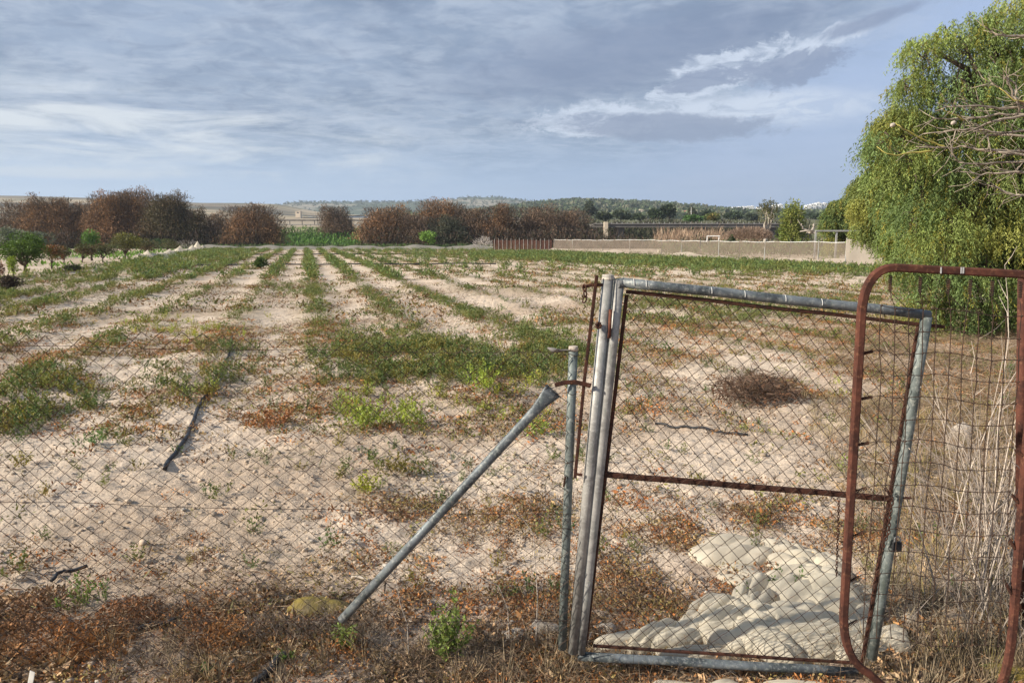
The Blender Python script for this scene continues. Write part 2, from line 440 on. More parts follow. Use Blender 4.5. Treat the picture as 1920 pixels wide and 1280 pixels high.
# ------------------------------------------------------------------ leaf clouds
RS = np.random.RandomState(5)
def unit(a): return a/np.maximum(np.linalg.norm(a, axis=-1, keepdims=True), 1e-9)
def leaf_geo(P, D, L, W, rs=RS):
    """rhombic leaves: base P, direction D (unit), length L, width W -> verts (n,4,3)"""
    n = len(P)
    S = unit(np.cross(D, rs.normal(size=(n, 3))))
    L = np.broadcast_to(L, n)[:, None]; W = np.broadcast_to(W, n)[:, None]
    N = np.cross(D, S)
    a = P; b = P + D*L*0.45 + S*W*0.5 + N*W*0.12; c = P + D*L; d = P + D*L*0.45 - S*W*0.5 + N*W*0.12
    return np.stack([a, b, c, d], 1)
def quads(n): return np.arange(n*4).reshape(n, 4)
def leaf_obj(name, P, D, L, W, C, m, parent=None, rs=RS, jit=0.18):
    G = leaf_geo(P, D, L, W, rs); n = len(P)
    C = np.asarray(C)*(1 + jit*rs.uniform(-1, 1, (n, 1)))
    cc = np.repeat(np.clip(C, 0.003, 1), 4, 0)
    V = G.reshape(-1, 3)
    if parent is not None: V = V - np.array(parent.location)
    return np_mesh(name, V, [quads(n)], cc, m, parent)

# templates: (P, D, L, W, C) arrays
def t_weed(rs, h=0.2, r=0.12, ns=7, nl=8, ll=0.035, lw=0.012, stemc=(0.16, 0.15, 0.07), leafc=(0.135, 0.170, 0.060)):
    P = []; D = []; L = []; W = []; C = []
    for i in range(ns):
        a = rs.uniform(0, 2*np.pi); q = rs.uniform(0.15, 1); hh = h*rs.uniform(0.6, 1.1)
        tip = np.array([math.cos(a)*r*q, math.sin(a)*r*q, hh*(1-0.35*q*q)])
        b = tip*np.array([0.3, 0.3, 0]); d = tip-b; ln = np.linalg.norm(d); d = d/ln
        P.append(b); D.append(d); L.append(ln); W.append(max(0.004, ll*0.12)); C.append(stemc)
        for k in range(nl):
            t = rs.uniform(0.2, 1.02); p = b + d*ln*t + rs.normal(size=3)*ll*0.15
            dd = rs.normal(size=3)*0.8 + np.array([0, 0, 0.55]) + d*0.3; dd /= np.linalg.norm(dd)
            s = rs.uniform(0.6, 1.2)
            P.append(p); D.append(dd); L.append(ll*s); W.append(lw*s); C.append(np.array(leafc)*rs.uniform(0.7, 1.3))
    return [np.array(q) for q in (P, D, L, W, C)]
def t_mat(rs, r=0.1, h=0.04, n=40, ll=0.012, lw=0.006, c=(0.235, 0.125, 0.058)):
    a = rs.uniform(0, 2*np.pi, n); q = np.sqrt(rs.uniform(0, 1, n))*r
    z = rs.uniform(0, 1, n)*h*(1-(q/r)**2*0.7)
    P = np.stack([np.cos(a)*q, np.sin(a)*q, z], 1)
    D = rs.normal(size=(n, 3)); D[:, 2] = np.abs(D[:, 2])*0.9; D = unit(D)
    s = rs.uniform(0.5, 1.5, n)
    return [P, D, ll*s, lw*s*rs.uniform(0.6, 1.2, n), np.array(c)*rs.uniform(0.55, 1.4, (n, 1))]
def t_tangle(rs, r=0.14, h=0.08, n=26, ll=0.12, lw=0.0022, c=(0.26, 0.20, 0.14)):
    P = rs.uniform(-1, 1, (n, 3))*np.array([r, r, 0]) + np.array([0, 0, 1])*rs.uniform(0, h, (n, 1))
    D = rs.normal(size=(n, 3)); D[:, 2] *= 0.45; D = unit(D)
    return [P, D, ll*rs.uniform(0.3, 1.2, n), lw*rs.uniform(0.6, 1.5, n), np.array(c)*rs.uniform(0.45, 1.5, (n, 1))]
def t_tuft(rs, h=0.16, r=0.06, n=24, lw=0.003, c=(0.34, 0.27, 0.18), lean=0.7):
    a = rs.uniform(0, 2*np.pi, n); q = rs.uniform(0, 1, n)
    P = np.stack([np.cos(a)*q*r*0.5, np.sin(a)*q*r*0.5, np.zeros(n)], 1)
    D = unit(np.stack([np.cos(a)*q*lean, np.sin(a)*q*lean, np.ones(n)], 1) + rs.normal(size=(n, 3))*0.18)
    return [P, D, h*rs.uniform(0.4, 1.1, n), np.full(n, lw), np.array(c)*rs.uniform(0.6, 1.35, (n, 1))]
def scatter(name, temps, X, Yc, scale, tint, m, rs, label=None, zoff=-0.004, flat=1.0):
    """one merged mesh of many clumps (ground cover nobody could count)"""
    Vs = []; Cs = []
    which = rs.randint(0, len(temps), len(X)); Zg = gz(X, Yc) + zoff
    for ti, T in enumerate(temps):
        sel = np.where(which == ti)[0]
        if not len(sel): continue
        G = leaf_geo(*T[:4], rs=rs).reshape(-1, 3)
        a = rs.uniform(0, 2*np.pi, len(sel)); c, s = np.cos(a), np.sin(a); sc = scale[sel]
        R = np.zeros((len(sel), 3, 3)); R[:, 0, 0] = c*sc; R[:, 0, 1] = -s*sc; R[:, 1, 0] = s*sc; R[:, 1, 1] = c*sc; R[:, 2, 2] = sc*flat
        W_ = np.einsum('kij,mj->kmi', R, G)
        W_ += np.stack([X[sel], Yc[sel], Zg[sel]], 1)[:, None, :]
        Cc = np.repeat(T[4], 4, 0)[None]*tint[sel][:, None, :]
        Vs.append(W_.reshape(-1, 3)); Cs.append(Cc.reshape(-1, 3))
    V = np.concatenate(Vs); C = np.clip(np.concatenate(Cs), 0.003, 1)
    o = np_mesh(name, V, [np.arange(len(V)).reshape(-1, 4)], C, m)
    tag(o, label=label, kind='stuff'); return o
def ellp(px, py, cx, cy, rx, ry):
    return np.clip(1.6 - 1.1*np.sqrt(((px-cx)/rx)**2 + ((py-cy)/ry)**2), 0, 1)
def tints(rs, n, pal, var=0.2):
    pal = np.array(pal); return pal[rs.randint(0, len(pal), n)]*(1+var*rs.uniform(-1, 1, (n, 1)))
rs = np.random.RandomState(21)
WEED_N = [t_weed(rs, 0.17, 0.13, 9, 9, 0.030, 0.013) for _ in range(5)]
WEED_M = [t_weed(rs, 0.22, 0.22, 9, 5, 0.055, 0.022) for _ in range(5)]
WEED_F = [t_weed(rs, 0.30, 0.42, 12, 2, 0.16, 0.05) for _ in range(5)]
MAT_N = [t_mat(rs, 0.085, 0.035, 60, 0.014, 0.0065) for _ in range(6)]
MAT_M = [t_mat(rs, 0.16, 0.06, 34, 0.035, 0.014) for _ in range(5)]
MAT_F = [t_mat(rs, 0.42, 0.09, 24, 0.10, 0.04) for _ in range(5)]
TANG = [t_tangle(rs) for _ in range(6)]
TUFT = [t_tuft(rs) for _ in range(5)]
def sample(rs, n, y0, y1, tl, tr, p=1.0):
    """points over a wedge of field wider than the view; density falls with distance as 1/y^p"""
    u = rs.uniform(0, 1, n); e = 2-p
    y = np.exp(np.log(y0)+u*np.log(y1/y0)) if abs(e) < 1e-6 else (y0**e + u*(y1**e-y0**e))**(1/e)
    x = y*rs.uniform(tl, tr, n); return x, y
# hand measured patches: (cx, cy, rx, ry, weight)
G_PATCH = [(850, 682, 250, 42, 1.0), (700, 660, 90, 40, .8), (1010, 660, 80, 45, .9), (80, 745, 110, 42, 1.0), (20, 790, 60, 30, .8), (350, 725, 100, 35, .75),
           (420, 690, 60, 40, .5), (760, 880, 90, 35, .45), (560, 540, 60, 25, .3), (1300, 590, 150, 20, .5), (1420, 575, 200, 22, .5), (890, 595, 60, 14, .7), (1240, 570, 60, 12, .7)]
Y_PATCH = [(685, 775, 52, 32, 1.0), (770, 778, 40, 30, .9), (910, 730, 40, 28, .9), (980, 720, 40, 20, .8), (850, 770, 170, 30, .35), (1010, 805, 50, 18, .7), (690, 915, 28, 24, .8), (380, 745, 40, 16, .4), (350, 620, 120, 22, .3), (1560, 905, 50, 12, .5)]
B_PATCH = [(200, 690, 150, 40, .8), (330, 660, 160, 40, .5), (520, 790, 60, 30, .9), (240, 780, 60, 25, .4), (700, 940, 70, 30, .6), (800, 920, 60, 40, .4), (620, 650, 120, 40, .4), (1000, 960, 60, 30, .4),
           (1300, 610, 200, 30, .5), (1230, 660, 110, 40, .45), (1230, 760, 90, 14, .4), (1500, 640, 160, 50, .35), (520, 690, 100, 40, .35), (900, 800, 160, 25, .4), (1440, 730, 60, 18, .4)]
def pmax(px, py, L):
    v = np.zeros_like(px)
    for (cx, cy, rx, ry, wt) in L: v = np.maximum(v, wt*ellp(px, py, cx, cy, rx, ry))
    return v
BARE = [(330, 900, 330, 75, 1), (120, 960, 260, 70, 1), (640, 860, 120, 45, .9), (920, 880, 110, 60, .7), (1400, 840, 290, 70, .9), (1400, 690, 200, 26, .8), (560, 970, 160, 50, .8), (450, 600, 120, 14, .5), (900, 560, 90, 20, .4)]
def greenness(x, y):
    px, py = proj(x, y, gz(x, y, False))
    u = rowu(x, y); k = np.round((u-0.17)/1.6); du = np.abs(u-0.17-1.6*k)
    wid = 0.13 + 0.20*VNS[3](k*7.7+3, y*0.12)+0.22*sst(-u, 3, 9)
    inrow = 1 - sst(du, wid*0.7, wid*1.15)
    # how far each row of weeds reaches towards the camera and how broken it is
    reach = np.interp(k, [-14, -9, -6, -5, -4, -3, -2, -1, 0, 1, 2, 3, 4, 5, 8, 14], [14, 15, 13, 12, 14, 18, 22, 20, 12, 15, 11, 22, 26, 26, 28, 28])
    br = fbm(x, y, 0.22, 3, 2)
    strong = np.interp(k, [-14, -9, -5, -4, -3, -2, -1, 0, 1, 2, 3, 4, 6, 10], [1, 1, 1, 1, .95, .55, .45, .85, .8, .95, .45, .45, .5, .6])
    row = inrow*sst(y, reach, reach+5)*strong*sst(br, 0.34+0.22*(1-strong), 0.50+0.22*(1-strong))*(0.45+0.55*sst(fbm(x, y, 1.1, 3, 6), 0.36, 0.55))
    # the solid weedy block on the right of the field
    edge = 28 + 3*fbm(x, y, 0.3, 3, 4) + np.clip(15-x, 0, 20)*1.5
    blk = sst(y, edge, edge+5)*sst(x*1.0, -0.10*y+9.0-8, -0.10*y+9.0-1)*(1-sst(y, 76, 82))*(1-sst(x-(20.5-(y-38)*0.36), -3, -1.2))
    blk = blk*sst(fbm(x, y, 0.5, 3, 3)+0.3*sst(y, 34, 42), 0.38, 0.5)
    row = row*sst(u, -8.9-2.8*sst(y, 32, 48), -8.3-2.8*sst(y, 32, 48))
    g = np.maximum(row, blk)
    g = np.maximum(g, pmax(px, py, G_PATCH)*sst(fbm(x, y, 1.6, 3, 5), 0.32, 0.5)*(py > 530))
    g = np.maximum(g, 0.22*inrow*sst(y, 6, 9))
    return g, px, py, inrow
FIELDR = lambda x, y: (x < 22-(y-35)*0.36+3) | (y < 30)
# --- green weeds
x, y = sample(rs, 14000, 3.2, 11, -0.85, 0.85, 1.0)
g, px, py, ir = greenness(x, y)
keep = rs.uniform(0, 1, len(x)) < np.clip(g*0.60+0.7*pmax(px, py, [(860, 685, 240, 38, 1.0), (1010, 660, 80, 40, .8), (80, 745, 90, 36, .6)])*(g > .3), 0, 1) * (py < 1000) + 0.022
x, y = x[keep], y[keep]; s = rs.uniform(0.45, 1.15, len(x))*(0.7+0.5*g[keep])
scatter('green_weeds', WEED_N, x, y, s, tints(rs, len(x), [(1.05, 1.05, 1), (1.3, 1.15, 1), (0.8, 0.95, 0.9), (1.8, 1.25, 0.9)]), M['leaf'], rs)
x, y = sample(rs, 30000, 10.5, 30, -0.95, 0.85, 0.6)
g, px, py, ir = greenness(x, y); keep = (rs.uniform(0, 1, len(x)) < g*1.1) & FIELDR(x, y) & (x > -1.02*y+0)
x, y = x[keep], y[keep]
scatter('green_weeds', WEED_M, x, y, rs.uniform(0.5, 1.25, len(x))*(0.75+0.3*sst(-rowu(x, y), 1, 6)), tints(rs, len(x), [(1.1, 1.05, 1), (1.25, 1.1, 1), (0.8, 0.95, 0.8), (1.5, 1.2, 1)]), M['leaf'], rs)
x, y = sample(rs, 60000, 29, 101, -0.75, 0.62, 0.0)
g, px, py, ir = greenness(x, y); keep = (rs.uniform(0, 1, len(x)) < g) & FIELDR(x, y) & (rowu(x, y) > -11.8)
x, y = x[keep], y[keep]
scatter('green_weeds', WEED_F, x, y, rs.uniform(0.6, 1.25, len(x)), tints(rs, len(x), [(1.0, 1.1, 1.0), (1.15, 1.15, 0.9), (0.8, 1.0, 0.9), (1.4, 1.2, 1.0)]), M['leaf'], rs)
# --- bright yellow green plants in patches
x, y = sample(rs, 9000, 3.2, 16, -0.8, 0.8, 1.0)
px, py = proj(x, y, gz(x, y, False)); wgt = pmax(px, py, Y_PATCH)
keep = rs.uniform(0, 1, len(x)) < wgt*0.5 + 0.003*(py < 900); x, y = x[keep], y[keep]
scatter('bright_weeds', WEED_N, x, y, rs.uniform(0.5, 1.1, len(x)), tints(rs, len(x), [(2.4, 2.2, 1.2), (1.9, 1.9, 1.2), (2.6, 2.1, 1.0)]), M['leaf'], rs)
# --- red brown dried mat plants
BR = [(1.2, 1.2, 1.1), (1.75, 1.45, 1.1), (0.85, 0.95, 1.1), (1.45, 1.9, 2.0), (1.1, 1.6, 1.3), (0.7, 0.7, 0.8), (1.5, 1.1, 0.8)]
x, y = sample(rs, 12000, 2.2, 4.6, -0.95, 1.0, 0.6)
px, py = proj(x, y, gz(x, y, False))
ne = fbm(x, y, 2.5, 4, 6)
strip = sst(py + (fbm(x, y, 1.2, 3, 1)-0.5)*200 - 60*sst(px, 500, 100), 1010, 1120)
gatearea = sst(px, 1080, 1180)*sst(py, 930, 1000)
wgt = np.maximum(strip*0.72, gatearea*0.6)*sst(ne, 0.44, 0.58)
wgt = np.maximum(wgt, 0.5*sst(px+ (py-900)*0.3, 620, 760)*sst(ne, 0.46, 0.56)*sst(py, 850, 900)); wgt = np.maximum(wgt, 0.08)
keep = (rs.uniform(0, 1, len(x)) < wgt*(1-.9*pmax(px, py, BARE)*(py < 1030))); x, y = x[keep], y[keep]
scatter('dried_ground_cover', MAT_N, x, y, rs.uniform(0.5, 1.35, len(x)), tints(rs, len(x), BR, 0.3), M['twig'], rs)
x, y = sample(rs, 26000, 4.0, 15, -0.9, 0.9, 0.9)
px, py = proj(x, y, gz(x, y, False)); ne = fbm(x, y, 1.3, 4, 4)
u = rowu(x, y); du = np.abs(((u-0.17+0.8) % 1.6)-0.8); ir = 1-sst(du, 0.25, 0.6)
mid = sst(py, 560, 620)*(1-sst(py, 800, 850))
wgt = np.maximum(mid*(0.22+0.5*ir)*sst(ne, 0.44, 0.60), pmax(px, py, B_PATCH)*1.5*sst(ne, 0.34, 0.48))
wgt = np.maximum(wgt, pmax(px, py, G_PATCH)*0.45*sst(ne, 0.4, 0.55)); wgt = np.maximum(wgt, 0.06)
wgt = np.maximum(wgt, 0.55*sst(x-(0.9+0.30*y)+(ne-.5)*2, -0.2, 1.4)*sst(ne, 0.44, 0.58))
wgt = np.maximum(wgt*1.25, 0)*(1-.88*pmax(px, py, BARE))
keep = rs.uniform(0, 1, len(x)) < wgt; x, y = x[keep], y[keep]
scatter('dried_ground_cover', MAT_M, x, y, rs.uniform(0.3, 1.0, len(x)), tints(rs, len(x), BR+[(0.8, 1.4, 0.9), (0.7, 1.35, 0.8)], 0.25), M['twig'], rs)
x, y = sample(rs, 30000, 14, 100, -0.7, 0.6, 0.5)
ne = fbm(x, y, 0.4, 4, 2); u = rowu(x, y); du = np.abs(((u-0.17+0.8) % 1.6)-0.8); ir = 1-sst(du, 0.25, 0.6)
wgt = (0.22+0.6*ir)*sst(ne, 0.36, 0.58)
wgt = np.maximum(wgt, 0.6*sst(x-0.15*y, 0, 4)*sst(ne, 0.36, 0.5)*(1-sst(y, 30, 40)))
keep = (rs.uniform(0, 1, len(x)) < wgt) & FIELDR(x, y) & (u > -12); x, y = x[keep], y[keep]
scatter('dried_ground_cover', MAT_F, x, y, rs.uniform(0.4, 1.0, len(x)), tints(rs, len(x), [(0.9, 1, 1), (0.8, 1.25, 1), (0.55, 1.2, 0.8), (1.05, 1.1, 1)], 0.25), M['twig'], rs)
# --- grey twig litter and dry grass in front and along the right
x, y = sample(rs, 9500, 2.15, 4.2, -0.95, 1.1, 0.5)
px, py = proj(x, y, gz(x, y, False)); ne = fbm(x, y, 1.8, 3, 3)
wgt = sst(py + (ne-0.5)*160, 1080, 1180); wgt = np.maximum(wgt, sst(px + (ne-.5)*120, 1640, 1730)*0.9); wgt = np.maximum(wgt, 0.15*sst(py, 930, 1010))
keep = rs.uniform(0, 1, len(x)) < wgt*0.48*sst(fbm(x, y, 3.0, 3, 6), 0.38, 0.58); x, y = x[keep], y[keep]
scatter('twig_litter', TANG, x, y, rs.uniform(0.4, 1.0, len(x)), tints(rs, len(x), [(1.0, 1.0, 1.0), (1.7, 1.6, 1.45), (0.55, 0.5, 0.5), (1.2, 1.05, 0.85)], 0.35), M['twig'], rs)
x, y = sample(rs, 9000, 3.9, 13, 0.2, 0.9, 0.6)
ne = fbm(x, y, 1.0, 3, 3); wgt = sst(x-(0.75+0.33*y)+(ne-.5)*1.5, -0.2, 1.4)
keep = rs.uniform(0, 1, len(x)) < wgt*0.5; x, y = x[keep], y[keep]
scatter('twig_litter', TANG, x, y, rs.uniform(0.8, 1.8, len(x)), tints(rs, len(x), [(1, 1, 1), (1.3, 1.2, 1.1), (0.8, 0.7, 0.6)], 0.3), M['twig'], rs)
# fine dark debris sprinkled over the bare soil
DEB = [t_tangle(rs, 0.16, 0.012, 16, 0.045, 0.0035, (0.17, 0.12, 0.085)) for _ in range(5)]
x, y = sample(rs, 15000, 3.0, 26, -0.85, 0.75, 0.8); ne = fbm(x, y, 0.9, 4, 2)
px, py = proj(x, y, gz(x, y, False))
keep = rs.uniform(0, 1, len(x)) < sst(ne, 0.38, 0.6)*0.9*(1-.82*pmax(px, py, BARE)); x, y = x[keep], y[keep]
scatter('dry_debris', DEB, x, y, rs.uniform(0.6, 1.6, len(x))*(1+y/20), tints(rs, len(x), [(1, 1, 1), (1.6, 1.3, 1.1), (0.6, 0.6, 0.6), (1.2, 1.6, 1.0)], 0.3), M['twig'], rs, zoff=0.0)
# curled dead leaves and bark flakes in front
FLK = [t_mat(rs, 0.10, 0.022, 34, 0.030, 0.013, (0.29, 0.195, 0.12)) for _ in range(6)]
for T in FLK: T[1][:, 2] *= 0.45; T[1] = unit(T[1])
x, y = sample(rs, 5200, 2.1, 3.6, -0.95, 1.0, 0.5)
px, py = proj(x, y, gz(x, y, False)); ne = fbm(x, y, 2.6, 3, 5)
keep = rs.uniform(0, 1, len(x)) < sst(py + (ne-0.5)*150, 1100, 1200)*sst(ne, 0.38, 0.54)*0.75; x, y = x[keep], y[keep]
scatter('leaf_litter', FLK, x, y, rs.uniform(0.5, 1.2, len(x)), tints(rs, len(x), [(1.1, 1.1, 1.1), (1.8, 1.75, 1.6), (0.6, 0.55, 0.55), (1.4, 1.05, 0.7), (1.3, 1.4, 1.4), (0.4, 0.4, 0.42)], 0.3), M['twig'], rs)
# dry grass along the foot of the fence and in the right corner
n = 620
x = rs.uniform(-3.0, 2.6, n); y = 2.66 + rs.normal(size=n)*0.10
dn = np.interp(x, [-3, -1.6, -0.75, -0.3, -0.1, 0.25, 0.4, 1.15, 1.3, 2.6], [.12, .10, .3, .45, .35, .5, .05, .03, .6, .9])
keep = rs.uniform(0, 1, n) < dn; x, y = x[keep], y[keep]
scatter('dry_grass', TUFT, x, y, rs.uniform(0.4, 1.15, len(x)), tints(rs, len(x), [(0.8, 0.8, 0.8), (1, 0.95, 0.85), (0.55, 0.52, 0.55)], 0.25), M['twig'], rs)
n = 1500
x = rs.uniform(1.25, 4.5, n); y = rs.uniform(2.5, 7.5, n); keep = (x > 0.75+0.30*y); x, y = x[keep], y[keep]
scatter('dry_grass', TUFT, x, y, rs.uniform(0.4, 1.3, len(x)), tints(rs, len(x), [(1, 1, 1), (1.2, 1.1, 1), (0.6, 0.58, 0.6), (0.8, 0.85, 0.5)], 0.25), M['twig'], rs)
# --- stones and clods lying loose
def rock_geo(rs, n=1):
    import bmesh
    bm = bmesh.new(); bmesh.ops.create_icosphere(bm, subdivisions=n, radius=1)
    V = np.array([v.co[:] for v in bm.verts]); Fc = np.array([[v.index for v in f.verts] for f in bm.faces]); bm.free()
    V = V*(1+0.28*rs.uniform(-1, 1, (len(V), 1))); V[:, 2] *= 0.6; return V, Fc
Vs = []; Fs = []; Cs = []; base = 0
x1, y1 = sample(rs, 9000, 2.2, 9, -0.9, 0.9, 1.0)
px, py = proj(x1, y1, gz(x1, y1)); sz = rs.gamma(1.3, 0.0042, len(x1)) + 0.003; sz = np.minimum(sz, 0.03); zg = gz(x1, y1)
rk = [rock_geo(rs) for _ in range(6)]
for i in range(len(x1)):
    Vr, Fr = rk[i % 6]; a = rs.uniform(0, 6.28); c, s = math.cos(a), math.sin(a)
    R = np.array([[c, -s, 0], [s, c, 0], [0, 0, 1]])*sz[i]
    Vs.append(Vr@R.T + np.array([x1[i], y1[i], zg[i]+sz[i]*0.2])); Fs.append(Fr+base); base += len(Vr)
    pc = np.array([0.50, 0.40, 0.30]) if rs.rand() < 0.92 else np.array([0.58, 0.52, 0.44])
    Cs.append(np.tile(pc*rs.uniform(0.6, 1.15), (len(Vr), 1)))
o = np_mesh('loose_stones', np.concatenate(Vs), [np.concatenate(Fs)], np.concatenate(Cs), M['twig']); tag(o, kind='stuff')
# ================================================================== THE GATE, THE FENCE
rnd = random.Random(3)
GY_ = 2.62
def chain_link(corners, unit_w, unit_h, r=0.00125, sag=None, ragged=0.0):
    """zigzag wires hooked into one another; corners TL, TR, BR, BL; sag(u, v) -> offset vector"""
    TL, TR, BR, BL = [Vector(c) for c in corners]
    nw = max(2, int(round(((TR-TL).length+(BR-BL).length)/2/unit_w))); nl = max(2, int(round(((BL-TL).length+(BR-TR).length)/2/unit_h)))
    mb = MB(); nrm = (TR-TL).cross(BL-TL).normalized()
    for k in range(nw):
        pts = []; j0 = 0
        if ragged and rnd.random() < ragged: j0 = rnd.choice((1, 2))
        for j in range(j0, nl+1):
            xx = k if (j+k) % 2 == 0 else k+1
            u = xx/nw; v = j/nl
            p = (TL*(1-u)+TR*u)*(1-v) + (BL*(1-u)+BR*u)*v
            if sag: p = p + sag(u, v)
            side = r if xx == k else -r
            p = p + nrm*side*1.1 + Vector((rnd.uniform(-1, 1), 0, rnd.uniform(-1, 1)))*0.0012
            # small hook: two points close together so the bend reads as a twist
            pts.append(p)
        mb.tube(pts, r, 4, False)
    return mb
# ---- left fence
fence = thing('chain_link_fence', 'rusty chain-link fence left of the gate with a slanting pipe brace', 'fence', on(0.2, GY_))
lf = at(1064, 660, GY_)
def sagf(u, v):
    x = u*3.6
    return Vector((0.012*math.sin(x*5+v*3), 0.02*math.sin(x*2.1+v*4)+0.012*math.sin(x*6.3-v*5), (0.012*math.sin(x*3.3)+0.008*math.sin(x*9.1))*(1-v*0.5)))
MY = 2.565
xr_ = at(1070, 650, MY).x
TLf = Vector((-3.5, MY, at(0, 590, MY).z)); TRf = Vector((xr_, MY, at(1070, 655, MY).z))
BRf = Vector((at(1056, 1190, MY).x, MY, 0.0)); BLf = Vector((-3.5, MY, -0.01))
chain_link([TLf, TRf, BRf, BLf], 0.0345, 0.0295, 0.00145, sagf, 0.15).build('wire_mesh', M['wire'], fence)
def wire_line(py_l, py_r, sagz=0.01, n=30):
    a = at(0, py_l, MY+0.004); a = Vector((-3.5, MY+0.004, a.z)); b = at(1066, py_r, MY+0.004)
    return [a.lerp(b, i/n) + Vector((0, 0.004*math.sin(i*1.7), -sagz*math.sin(math.pi*i/n)+0.003*math.sin(i*0.9))) for i in range(n+1)]
MB().tube(wire_line(627, 662), 0.0010, 5).build('tension_wire', M['wire'], fence)
MB().tube(wire_line(905, 966, 0.015), 0.0011, 5).build('tension_wire', M['wire'], fence)
MB().tube(wire_line(1160, 1165, 0.0), 0.0014, 5).build('tension_wire', M['wire'], fence)
# fence end post
J0, J1 = at(1075, 652, GY_-0.02), at(1054, 1215, GY_-0.02)
pst = MB().tube([J0, J0.lerp(J1, .3), J0.lerp(J1, .7), J1], 0.0165, 14).build('post', M['galvgreen'], fence, True)
MB().tube([J0+Vector((0, 0, 0.006)), J0+Vector((0, 0, -0.010))], [0.016, 0.018], 14).build('post_cap', m_plain('cap_mortar', (0.42, 0.36, 0.30), 0.9, 0.4, 60), fence, True)
for t_ in (0.02, 0.14, 0.36, 0.58, 0.8):
    c = J0.lerp(J1, t_); mb = MB()
    mb.tube([c + Vector((math.cos(a)*0.019, math.sin(a)*0.019, 0.004*math.sin(a*2+t_*9))) for a in [i*math.pi/8 for i in range(17)]], 0.0011, 4)
    mb.tube([c+Vector((-0.018, -0.006, 0)), c+Vector((-0.05, 0.0, -0.004)), c+Vector((-0.062, 0.005, 0.008))], 0.001, 4)
    mb.build('wire_tie', M['wire'], fence)
# slanting brace with a hammered-flat end
K0, K1 = at(1028, 742, GY_-0.03), at(640, 1162, GY_-0.05)
d = (K1-K0).normalized(); mb = MB(); n = 16; rings = [(-0.028, 0.034, 0.003), (-0.010, 0.031, 0.004), (0.03, 0.023, 0.010), (0.075, 0.0175, 0.0165), (0.3, 0.0168, 0.0168), (0.6, 0.0168, 0.0168), (1.0, 0.0168, 0.0168)]
side = d.cross(Vector((0, 1, 0))).normalized(); dep = d.cross(side).normalized(); Lk = (K1-K0).length
for i, (t_, wa, wb) in enumerate(rings):
    t_ = t_ if t_ < 0.29 else t_*Lk
    for k in range(n):
        a = 2*math.pi*k/n; mb.v.append(K0 + d*t_ + side*math.cos(a)*wa*(1+0.05*math.sin(3*a)) + dep*math.sin(a)*wb)
for i in range(len(rings)-1):
    for k in range(n): mb.f.append((i*n+k, i*n+(k+1) % n, (i+1)*n+(k+1) % n, (i+1)*n+k))
mb.f.append(tuple(reversed(range(n)))); mb.f.append(tuple((len(rings)-1)*n+k for k in range(n)))
mb.build('brace_pipe', M['galv'], fence, True)
mb = MB(); q = [(1040, 722), (1058, 717), (1078, 716), (1100, 721), (1108, 723)]
mb.rect_tube([at(a, b, GY_-0.045) for a, b in q], 0.016, 0.005, (0, 1, 0)); mb.build('strap', M['rust'], fence)
MB().tube([at(1104, 722, GY_-0.056), at(1104, 722, GY_-0.040)], 0.006, 6).build('bolt', M['rust'], fence)
# a scrap of grey rag tied to the top wire
rag = MB(); pts = [at(1027, 652, GY_-0.02), at(1036, 656, GY_-0.03), at(1050, 657, GY_-0.028), at(1062, 656, GY_-0.024), at(1070, 656, GY_-0.04)]
rag.tube(pts, [0.003, 0.009, 0.005, 0.003, 0.002], 7)
tag(rag.build('tied_rag', m_plain('grey_rag', (0.16, 0.15, 0.14), 0.95, 0.4, 60), None, True), 'twist of grey rag tied on the fence wire beside the short green-grey post', 'rag')

# ---- gate post (the one fixed in the ground)
PY = 2.60
gp = thing('gate_post', 'pale grey hinge post of the gate, leaning, next to the fence end post', 'gate post', on(0.22, PY))
A0, A1 = at(1140, 517, PY), at(1074, 1222, PY)
MB().tube([A0, A0.lerp(A1, .5), A1], 0.0205, 16).build('pipe', M['galvpale'], gp, True)
MB().tube([A0+Vector((0, 0, 0.004)), A0-Vector((0, 0, 0.012))], [0.0195, 0.0222], 16).build('cap', m_plain('post_cap_metal', (0.45, 0.41, 0.35), 0.8, 0.3, 50), gp)
H0, H1 = at(1119, 516, PY-0.02), at(1078, 896, PY-0.02)
MB().rect_tube([H0, H0.lerp(H1, .5)+Vector((-0.004, 0, 0)), H1], 0.012, 0.005, (0, 1, 0)).build('flat_bar', M['rust'], gp)
MB().rect_tube([at(1094, 538, PY-0.012), at(1110, 534, PY-0.012), at(1130, 534, PY-0.012)], 0.011, 0.006, (0, 1, 0)).build('hook', M['rust'], gp)
MB().rect_tube([at(1078, 888, PY-0.02), at(1092, 890, PY-0.02)], 0.009, 0.006, (0, 1, 0)).build('bracket', M['rust'], gp)
MB().rect_tube([at(1060, 893, PY-0.02), at(1057, 912, PY-0.02)], 0.007, 0.005, (0, 1, 0)).build('bracket', M['rust'], gp)
mb = MB()
for i in range(7):
    a = i*0.9; c = at(1122, 610, PY-0.028); mb.tube([c+Vector((math.cos(a)*0.008, 0, math.sin(a)*0.010)), c+Vector((math.cos(a+2)*0.011, -0.006, math.sin(a+2)*0.012))], 0.005, 5)
mb.build('wire_knot', M['rust'], gp)
